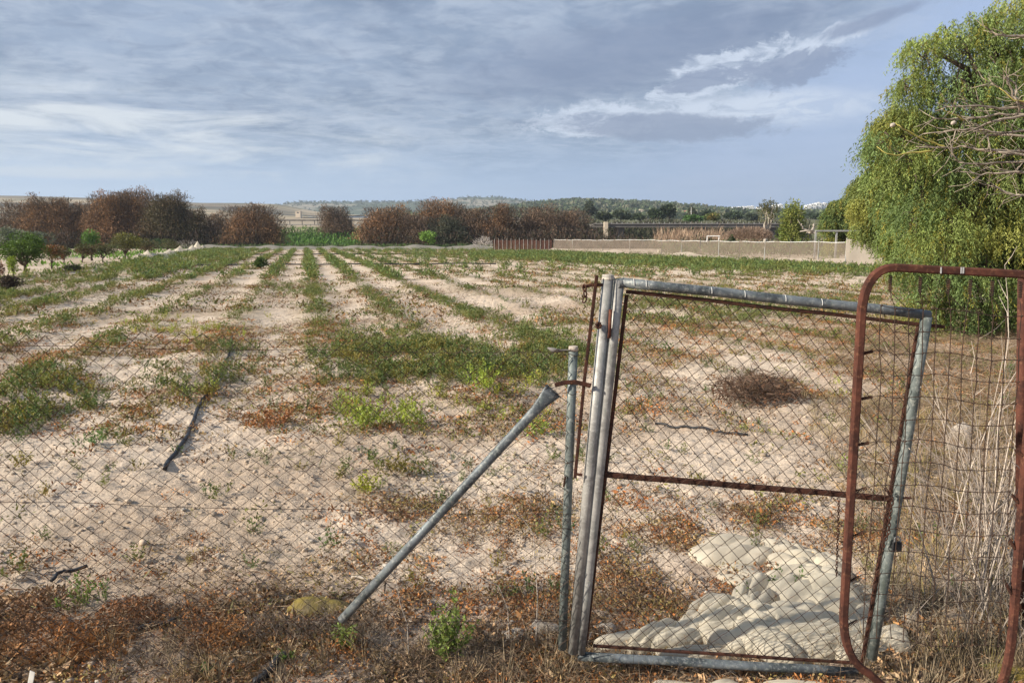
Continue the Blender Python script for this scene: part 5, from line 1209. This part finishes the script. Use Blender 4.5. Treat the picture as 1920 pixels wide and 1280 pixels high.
# ================================================================== NET FENCES
def wavy(name, A, B, h0, h1, m, parent, n=160, nv=8, bul=0.05, topw=0.04, seed=0, off=0.0, posts=12):
    A, B = Vector(A), Vector(B); d = (B-A); dr = d.normalized(); nr = Vector((dr.y, -dr.x, 0)); V_ = []; F_ = []
    for i in range(n+1):
        t = i/n; x_, y_ = A.x+d.x*t, A.y+d.y*t; s = d.length*t
        ph = abs(math.sin(math.pi*t*posts)); hh = h1*(1-topw*ph) + 0.03*math.sin(s*1.7+seed)
        for j in range(nv+1):
            v = j/nv; b = bul*math.sin(v*math.pi)*math.sin(s*1.3+v*3+seed)+.03*math.sin(s*5+v*2)
            z = float(gz(x_, y_, False))+h0+(hh-h0)*v
            V_.append((x_+nr.x*(b+off), y_+nr.y*(b+off), z))
    for i in range(n):
        for j in range(nv):
            a = i*(nv+1)+j; F_.append((a, a+nv+1, a+nv+2, a+1))
    return np_mesh(name, np.array(V_)-np.array(parent.location), [np.array(F_)], None, m, parent, True)
def skirt(name, A, B, w_, m, parent, n=160, seed=0, hb=.35):
    A, B = Vector(A), Vector(B); d = (B-A); dr = d.normalized(); nr = Vector((dr.y, -dr.x, 0))
    if nr.y > 0: nr = -nr
    V_ = []; F_ = []; nv = 8; rr = random.Random(seed); ph = [rr.uniform(0, 6) for _ in range(4)]
    for i in range(n+1):
        t = i/n; x_, y_ = A.x+d.x*t, A.y+d.y*t; s = d.length*t
        ht = hb*(.75+.35*math.sin(s*.45+ph[0])+.2*math.sin(s*1.1+ph[1])); ww = w_*(.8+.3*math.sin(s*.37+ph[2]))
        for j in range(nv+1):
            v = j/nv; o = .12+ww*v; px_, py_ = x_+nr.x*o, y_+nr.y*o
            z = float(gz(px_, py_, False))+.03+ht*(1-v)**1.8+.02*math.sin(s*3+v*8)
            V_.append((px_, py_, z))
    for i in range(n):
        for j in range(nv):
            a = i*(nv+1)+j; F_.append((a, a+nv+1, a+nv+2, a+1))
    return np_mesh(name, np.array(V_)-np.array(parent.location), [np.array(F_)], None, m, parent, True)
NA, NB_ = Vector((4.6, 82, 0)), Vector((18.4, 40.5, 0))
nf = thing('net_fence', 'long beige shade-net fence with thin posts right of the field', 'fence', on(NA.x, NA.y))
wavy('netting', NA, NB_, 0.25, 1.42, M['fencenet'], nf, 260, 8, seed=1, posts=14)
skirt('ground_net', NA, NB_, 1.5, M['skirtnet'], nf, 260, 3, .42)
# posts placed where the photograph has them along that line
for i, px_ in enumerate([1040, 1073, 1130, 1180, 1240, 1278, 1313, 1348, 1386, 1434, 1481, 1535, 1597, 1629]):
    # intersect view ray with the fence line
    a, b, c = ray(px_, 470); k = a/b; d = NB_-NA; t = (k*NA.y-NA.x)/(d.x-k*d.y); x_, y_ = NA.x+d.x*t, NA.y+d.y*t
    MB().tube([on(x_, y_, -.1), on(x_+rnd.uniform(-.03, .03), y_, 1.50+rnd.uniform(-.03, .05))], 0.028 if i % 3 else .035, 7).build('post', M['steel'] if i % 2 else M['concrete'], nf)
MB().tube([on(NA.x+(NB_.x-NA.x)*i/60, NA.y+(NB_.y-NA.y)*i/60, 1.42-.04*abs(math.sin(i/60*14*math.pi))) for i in range(61)], .016, 5).build('top_rope', M['white'], nf)
# folded double panel at the near end
np2 = thing('cloth_panel', 'folded pale cloth panel at the near end of the net fence, by the pepper trees', 'screen', on(18.3, 40))
wavy('cloth', (17.9, 39.9, 0), (20.8, 37.5, 0), 0.0, 1.60, M['skirtnet'], np2, 40, 8, .08, .03, 5, posts=3)
for q in ((17.9, 39.9), (19.4, 38.7), (20.8, 37.5)): MB().tube([on(q[0], q[1], -.1), on(q[0], q[1], 1.66)], .03, 7).build('post', M['steel'], np2)
# rust-brown screen fence farther left
BA, BB = Vector((-2.1, 84, 0)), Vector((4.4, 82.3, 0))
bfn = thing('screen_fence', 'low rust-brown screen fence with thin pale posts beyond the field', 'fence', on(BA.x, BA.y))
wavy('screen', BA, BB, 0.28, 1.34, M['brownnet'], bfn, 60, 6, .03, .01, 2)
skirt('ground_net', BA, BB, .9, M['skirtnet'], bfn, 60, 6, .2)
for i in range(14):
    p = BA.lerp(BB, (i+.3)/14); MB().tube([on(p.x, p.y-.05, -.1), on(p.x, p.y-.05, 1.46+.08*math.sin(i*2.3))], .026, 6).build('post', M['steel'], bfn)
# low grey crop net at the far end of the field
gn = thing('crop_net', 'low grey crop net draped in mounds along the far end of the field', 'netting', on(-40, 99))
nV = []; nF = []; n = 220
for i in range(n+1):
    x_ = -41+38.5*i/n; hh = .38+.28*abs(math.sin(x_*.36))*(.6+.4*math.sin(x_*.9))+.05*math.sin(x_*2.3)
    for j, (o, k) in enumerate(((-1.3, 0.03), (-.8, .45), (-.3, .9), (.1, 1.0), (.6, .6), (1.2, .05))):
        nV.append((x_+40, o+.1*math.sin(x_*1.7+j), float(gz(x_, 99, False))-float(gn.location.z)+hh*k))
for i in range(n):
    for j in range(5):
        a = i*6+j; nF.append((a, a+6, a+7, a+1))
np_mesh('net', nV, [np.array(nF)], None, M['greynet'], gn, True)
# row of plants under cream nets, peaked
pk = [(262, 488, 14), (277, 487, 16), (299, 484, 9), (318, 481, 15), (338, 476, 16), (351, 474, 8), (361, 472, 14), (371, 470, 17), (381, 468, 9)]
cn = thing('covered_row', 'cream nets draped over stakes in pale peaks at the left end of the rows', 'netting', ground_at(320, 481))
nV = []; nF = []
Pk = [(ground_at(a, b), h*0.95) for a, b, h in pk]
nseg = 14; nc = 9
for s in range(len(Pk)-1):
    (p, h1), (q, h2) = Pk[s], Pk[s+1]
    for i in range(nseg+(s == len(Pk)-2)):
        t = i/nseg; c = p.lerp(q, t); hh1 = h1/F*p.y; hh2 = h2/F*q.y
        hh = max(hh1*max(0, 1-t*1.7)**.9, hh2*max(0, 1-(1-t)*1.7)**.9, .38)+.07*math.sin(i*2.1+s)+.05*math.sin(i*5.3+s*2)
        for j in range(nc):
            v = j/(nc-1)*2-1; wdt = .9; prof = (1-abs(v))**(1.25 if hh > .3 else .7)
            nV.append((c.x+v*wdt-cn.location.x, c.y+.1*math.sin(j*2+i)-cn.location.y, float(gz(c.x, c.y, False))+.02+hh*prof-cn.location.z))
rows_n = len(nV)//nc
for i in range(rows_n-1):
    for j in range(nc-1):
        a = i*nc+j; nF.append((a, a+1, a+nc+1, a+nc))
np_mesh('net', nV, [np.array(nF)], None, M['net'], cn, True)
for (p, h) in Pk[::2]: MB().tube([on(p.x, p.y, -.05), on(p.x, p.y, h/F*p.y*.97)], .02, 5).build('stake', M['wood'], cn)

# ================================================================== FRAMES BY THE FENCE
def framework(name, label, Yd, posts, beams, m, r, cat='frame', loc=None):
    t0 = thing(name, label, cat, on(at(posts[0][0], 450, Yd).x, Yd))
    for (px_, tp_) in posts:
        p = at(px_, tp_, Yd); MB().box(((p.x), Yd, (p.z+float(gz(p.x, Yd, False)))/2), (r*2, r*2, p.z-float(gz(p.x, Yd, False)))).build('post', m, t0)
    for (a, b, c, d_) in beams:
        P0, P1 = at(a, b, Yd-r), at(c, d_, Yd-r); MB().rect_tube([P0, P1], r*2.2, r*2.4, (0, 1, 0)).build('beam', m, t0)
    return t0
framework('pergola', 'open grey steel pergola frame behind the net fence', 46, [(1530, 433), (1569, 434), (1612, 434)], [(1529, 433, 1614, 433)], M['steel'], .045)
framework('lean_frame', 'dark steel frame running from the pergola towards the pepper trees', 46.5, [(1631, 434), (1668, 434)], [(1616, 434, 1700, 435)], m_plain('dark_steel', (0.08, .075, .07), .7, .3, 3), .04)
framework('goal_frame', 'small white goal-like frame among brush below the bridge', 92, [(1326, 443), (1348, 443)], [(1325.5, 442.6, 1350, 442.6)], M['white'], .05)
# small bits by the fence
mb = MB(); q = [ground_at(1555, 497), ground_at(1585, 495), ground_at(1612, 496), ground_at(1622, 497)]
tag(mb.tube([on(v.x, v.y, .08) for v in q], .05, 6).build('fallen_log', M['barkpale'], None, True), 'pale pole lying on the ground at the near end of the net fence', 'log')
hose('irrigation_hose', [(1570, 497), (1590, 493), (1606, 494), (1615, 497)], .03, 'green hose looped beside the pale pole by the net fence', dz=.12, m=m_plain('green_hose', (.06, .12, .06), .5, .2, 4))
p = ground_at(1236, 478); tag(MB().box(on(p.x, p.y, .22), (.34, .3, .44), .3, .8).box(on(p.x-.35, p.y, .12), (.5, .3, .22), .1, .7).build('feed_sack', M['net'], None), 'small cream sack standing at the foot of the net fence', 'sack')

# ================================================================== ROAD, BRIDGE
rd = MB(); rd.box((-45, 186, float(gz(-45, 186, False))+.06), (150, 7, .10)); o = rd.build('road', M['skirtnet'] if False else m_plain('pale_road', (.36, .34, .32), .9, .1, .3), None); tag(o, kind='structure')
gr = thing('guardrail', 'dark roadside guardrail on the embankment left of the brown middle row', 'guardrail', on(-60, 182))
x0_, x1_ = -84, -18
MB().box(((x0_+x1_)/2, 182, .95), (x1_-x0_, .12, .34)).build('rail', M['concrete'], gr)
for i in range(23): xx_ = x0_+3*i; MB().box((xx_, 182.1, .42), (.16, .12, 1.1)).build('post', M['concrete'], gr)
YB = 168.0
bz = lambda py: at(1300, py, YB).z
bxl, bxr = at(1112, 425, YB).x, at(1468, 425, YB).x
bd = thing('road_bridge', 'long low concrete road bridge with post railing crossing the dry river bed', 'bridge', (bxl, YB, float(gz(bxl, YB, False))))
MB().box(((bxl+bxr)/2, YB+4, (bz(420)+bz(427))/2), (bxr-bxl, 8, bz(420)-bz(426))).build('deck', M['concrete'], bd)
MB().box(((bxl+bxr)/2, YB-.1, bz(419.7)), (bxr-bxl, .3, .14)).build('kerb', m_plain('deck_edge', (.24, .22, .21), .9, .2, .5), bd)
MB().box(((bxl+bxr)/2, YB-.05, bz(417.2)), (bxr-bxl, .05, .07)).build('rail', M['concrete'], bd)
for i in range(36):
    xx_ = bxl+.6+(bxr-bxl-1.2)*i/35; MB().box((xx_, YB-.05, (bz(416.3)+bz(420))/2), (.16, .16, bz(416.3)-bz(420))).build('railing_post', M['steel'], bd)
for px_ in (1166, 1323, 1452):
    xx_ = at(px_, 430, YB).x; MB().box((xx_, YB+4, (bz(427)-5.5)/2), (1.5, 6, abs(-5.5-bz(427)))).build('pier', M['concrete'], bd)
ab = at(1136, 416, YB-1); MB().box((ab.x, YB-1, (ab.z-4.5)/2), (.85, 1.2, ab.z+4.5)).build('end_pillar', M['cream'], bd)

# ================================================================== FAR HILLS
def hill(name, prof, Y0, Y1, z0, colf, seed, nxh=260, nyh=40, amp=1.0, fall=0.35):
    pxs = np.array([p[0] for p in prof], float); pys = np.array([p[1] for p in prof], float)
    ang = (pxs-960)/F; u = np.linspace(ang[0], ang[-1], nxh); v = np.linspace(0, 1+fall, nyh)
    U, Vv = np.meshgrid(u, v); Yy = Y0+(Y1-Y0)*Vv; Xx = U*(Y1*0.999)*(0.55+0.45*Yy/Y1)
    tp = np.interp(U, ang, pys); topz = CAMZ+(407-tp)/F*Y1
    s = np.where(Vv <= 1, sst(Vv, 0, 1)**0.85, 1-0.8*sst(Vv, 1, 1+fall))
    nz = (fbm(Xx, Yy, 10.0/(Y1), 5, seed % 8)-.5)
    Zz = z0+(topz-z0)*s*(1+nz*.10*amp)+nz*amp*2*np.minimum(1, Vv*3)
    ii = np.arange(nxh*nyh).reshape(nyh, nxh)
    Q = np.stack([ii[:-1, :-1].ravel(), ii[:-1, 1:].ravel(), ii[1:, 1:].ravel(), ii[1:, :-1].ravel()], 1)
    P = np.stack([Xx.ravel(), Yy.ravel(), Zz.ravel()], 1); C = colf(P, Vv.ravel())
    o = np_mesh(name, P, [Q], C, M['hill'], None, True); tag(o, kind='structure'); return P, Vv.ravel()
m_, t_ = mat('hillside'); a_ = t_.new('ShaderNodeAttribute', attribute_name='Col').outputs['Color']
n_ = t_.noise(t_.obj, .03, 9, .7); x = t_.mix(t_.m('MULTIPLY', t_.ramp(n_, .6, .35), .6), a_, (.05, .07, .035)); t_.put(t_.p.inputs['Base Color'], x); t_.p.inputs['Roughness'].default_value = 1
M['hill'] = m_
def c_left(P, v):
    C = np.tile((.42, .34, .23), (len(P), 1)); b = fbm(P[:, 0], P[:, 1]*2, .006, 3, 1)
    C = lerp3(C, (.16, .13, .10), sst(b, .5, .56)*.8); C = lerp3(C, (.09, .08, .07), sst(v, .38, .44)*(1-sst(v, .52, .58))*.9); C = lerp3(C, (.09, .10, .06), sst(v, .9, .97)*.7*(P[:, 0] < -260)); return C
def c_mesa(P, v):
    b = fbm(P[:, 0], P[:, 1], .012, 4, 2); C = np.tile((.075, .10, .06), (len(P), 1)); C = lerp3(C, (.40, .34, .26), sst(b, .52, .62)*.75*sst(v, .3, .5)); return C
def c_right(P, v):
    b = fbm(P[:, 0], P[:, 1], .02, 4, 3); C = np.tile((.085, .11, .05), (len(P), 1)); C = lerp3(C, (.36, .30, .21), sst(b, .56, .64)*.5); return C
hill('hills', [(-900, 366), (-300, 368), (0, 370), (120, 372), (300, 379), (400, 382), (530, 385), (600, 398), (690, 405)], 420, 950, 1.0, c_left, 1)
P_m, v_m = hill('hills', [(430, 407), (505, 405), (538, 396), (548, 386), (562, 381), (640, 380), (760, 380), (850, 377), (875, 373), (930, 373), (965, 376), (1010, 383), (1080, 388), (1180, 396), (1300, 402)], 1500, 2200, 2, c_mesa, 2, 320)
P_r, v_r = hill('hills', [(840, 404), (930, 395), (1000, 385), (1060, 380), (1120, 381), (1180, 384), (1240, 388), (1270, 392), (1320, 399), (1440, 399), (1560, 397), (1700, 392), (2100, 386), (2600, 384)], 520, 1250, 0.5, c_right, 3, 300, amp=.6)
# scrub and woodland cloaking the hills: one far mass
def woods(name, P, v, n, size, pal, seed, vmin=.05):
    r = np.random.RandomState(seed); ok = np.where((v > vmin) & (v < 1.02))[0]; idx = ok[r.randint(0, len(ok), n)]
    Ls = 5; C0 = P[idx]+np.stack([r.normal(size=n)*6, r.normal(size=n)*6, np.zeros(n)], 1); sz = size*r.uniform(.5, 1.4, n); k = 12
    p = C0[:, None, :]+unit(r.normal(size=(n, k, 3)))*sz[:, None, None]*np.array([.5, .5, .38])+np.array([0, 0, 1])*sz[:, None, None]*.3
    c = np.repeat(tints(r, n, pal, .3), k, 0); pp = p.reshape(-1, 3); dd = unit(r.normal(size=(n*k, 3))+np.array([0, 0, .4]))
    return tag(leaf_obj(name, pp, dd, np.repeat(sz, k)*.6, np.repeat(sz, k)*.45, c, M['far'], None, r), kind='stuff')
woods('distant_scrub', P_m, v_m, 1800, 5, [(.05, .075, .04), (.07, .09, .05)], 5)
kf = (P_r[:, 0] < .42*P_r[:, 1]) & ~((P_r[:, 0] > .265*P_r[:, 1]) & (v_r > .72))
woods('distant_woodland', P_r[kf], v_r[kf], 5200, 4.6, [(.07, .10, .045), (.10, .125, .06), (.055, .08, .04), (.16, .16, .10)], 6, .0)
# single trees standing out on the plain right of the brown row
far_trees = [(1255, 240, 384, 44, [(.045, .065, .03)], 'large dark domed pine above the bridge'), (1228, 236, 393, 34, [(.05, .075, .035)], 'dark pine left of the large domed one above the bridge'), (1104, 300, 377, 30, [(.07, .085, .05)], 'grey-green tree on the skyline above the end of the brown row'),
 (1296, 300, 389, 18, [(.10, .11, .06)], 'small pale tree beside the red-roofed house'), (1325, 320, 396, 36, [(.05, .075, .035)], 'long dark hedge tree right of the red-roofed house'), (1298, 215, 407, 36, [(.09, .17, .045), (.11, .2, .05)], 'rounded light green tree just above the bridge railing'),
 (1336, 215, 402, 30, [(.24, .19, .05), (.16, .20, .05)], 'yellow and orange autumn tree above the bridge railing'), (1375, 290, 400, 44, [(.05, .075, .035)], 'dark green clump below the white houses'), (1165, 250, 396, 44, [(.07, .085, .05), (.055, .075, .04)], 'olive-green clump behind the left end of the bridge'),
 (1134, 240, 400, 30, [(.055, .07, .035)], 'dark clump nearest the left end of the bridge'), (1195, 260, 402, 30, [(.06, .085, .04)], 'low green clump below the pale house'), (1410, 270, 403, 40, [(.06, .08, .05)], 'dark green clump left of the flat-topped tree'),
 (1535, 260, 401, 60, [(.055, .08, .045)], 'dark clump below the white houses right of the round tree')]
for i, (px_, Yd, tp_, wp, pal, lab) in enumerate(far_trees):
    leafy('distant_tree', px_, Yd, 414, tp_, wp, lab, pal, 300+i, 1100, (.95, .5), .12, 'trees on the far bank', nb=11, zb=at(px_, 413, Yd).z)
# ------------------------------------------------------------------ houses
def house(px_, basepy, Yd, wpx, hpx, label, m, group=None, roof='flat', dp=9, seed=0, floors=2, cols=3):
    rr = random.Random(seed); b = at(px_, basepy, Yd); W_ = wpx/F*Yd; Hh = hpx/F*Yd; zb = b.z-6
    t0 = thing('house', label, 'house', (b.x, Yd, b.z), group)
    wl = MB(); wl.box((b.x, Yd, (b.z+Hh+zb)/2), (W_, dp, Hh+b.z-zb)); wl.build('wall', m, t0)
    if roof == 'flat':
        MB().box((b.x, Yd, b.z+Hh+Hh*.03), (W_*1.04, dp*1.04, Hh*.07)).box((b.x+W_*.2, Yd+dp*.1, b.z+Hh*1.13), (W_*.34, dp*.4, Hh*.16)).build('roof', m, t0)
    else:
        rf = MB(); b0 = len(rf.v); e = W_*.05; zt = b.z+Hh
        for v in ((-W_/2-e, -dp/2-e, zt), (W_/2+e, -dp/2-e, zt), (W_/2+e, dp/2+e, zt), (-W_/2-e, dp/2+e, zt), (-W_/2+W_*.15, 0, zt+Hh*.45), (W_/2-W_*.15, 0, zt+Hh*.45)): rf.v.append(Vector((b.x+v[0], Yd+v[1], v[2])))
        rf.f += [(0, 1, 5, 4), (2, 3, 4, 5), (1, 2, 5), (3, 0, 4), (3, 2, 1, 0)]; rf.build('roof', M['tile'], t0)
    for f in range(floors):
        for c in range(cols):
            wx = b.x-W_/2+W_*(c+.5)/cols; MB().box((wx, Yd-dp/2-.04, b.z+Hh*(f+.5)/floors), (W_/cols*.34, .12, Hh/floors*.42)).build('window', M['glass'], t0)
    return t0
HG = 'white houses of the hill town'
rr = random.Random(9)
row1 = [1342, 1350, 1358.5, 1367, 1375.5, 1384, 1392.5, 1401, 1409]
names1 = ['leftmost white house of the hill town terrace', 'second white terrace house from the left on the hill', 'third white terrace house from the left on the hill', 'fourth white terrace house from the left on the hill', 'middle white house of the left terrace on the hill', 'fourth white terrace house left of the flat-topped tree', 'third white terrace house left of the flat-topped tree', 'second white terrace house left of the flat-topped tree', 'white terrace house next to the flat-topped tree on its left']
for i, px_ in enumerate(row1):
    house(px_, 395.5-.2*i, 1150, 7.0, 4.6+.35*i*.7, names1[i], M['white'], HG, seed=i, cols=2)
row2 = [(1424, 397, 10, 6, 'white house seen under the crown of the flat-topped tree'), (1452, 396, 9, 8, 'white house between the flat-topped and the round tree, left one'), (1462, 396, 8, 9, 'white house touching the left side of the round tree'), (1447, 400, 16, 3.5, 'long low white building between the flat-topped and the round tree'),
 (1514, 395, 8, 7, 'white house touching the right side of the round tree'), (1523, 394, 9, 8, 'second white house right of the round tree'), (1533, 394, 9, 10, 'tallest white house on the hill, right of the round tree'), (1543, 396, 10, 11, 'cream-white block second from the right in the hill town'), (1553, 395, 8, 8, 'rightmost white house of the hill town before the pepper trees'), (1528, 399, 12, 4, 'low white house in front of the tallest one on the hill'), (1519, 400, 8, 3, 'lowest white house right of the round tree')]
for i, (px_, by, wp, hp, lab) in enumerate(row2): house(px_, by-2.5, 1120+8*i, wp, hp, lab, M['white'], HG, seed=20+i, cols=2)
house(1198, 402, 640, 17, 7.5, 'pale cream house among trees above the bridge', M['cream'], None, 'flat', seed=40)
house(1288, 403, 600, 17, 5.5, 'orange house with red tiled roof right of the large domed pine', m_plain('orange_render', (.50, .30, .20), .8, .1, .3), None, 'tile', seed=41)
house(1203, 415, 420, 20, 3.6, 'low white building just above the bridge railing', M['white'], None, 'flat', dp=5, seed=42, floors=1)
house(560, 401, 520, 9, 4.5, 'tiny pale ruin on the beige field left of the lone thin tamarisk', M['cream'], None, 'flat', dp=4, seed=43, floors=1, cols=1)
tw = thing('antenna_mast', 'thin white mast beside the red-roofed house', 'mast', at(1296, 405, 280)); MB().tube([at(1296, 405, 280), at(1296, 388, 280)], [.14, .06], 6).build('pole', M['white'], tw)
# ------------------------------------------------------------------ haze
hz = MB(); hz.box((0, 1480, 48), (6200, 3600, 130)); ho = hz.build('haze', bpy.data.materials.new('haze'), None); hm = ho.data.materials[0]; hm.use_nodes = True
h = NT(hm.node_tree); h.n.clear(); o_ = h.new('ShaderNodeOutputMaterial'); vv = h.new('ShaderNodeVolumePrincipled')
vv.inputs['Color'].default_value = (.76, .87, 1.0, 1); vv.inputs['Density'].default_value = 0.00022; vv.inputs['Anisotropy'].default_value = 0.2
h.l.new(vv.outputs[0], o_.inputs['Volume']); tag(ho, kind='stuff')
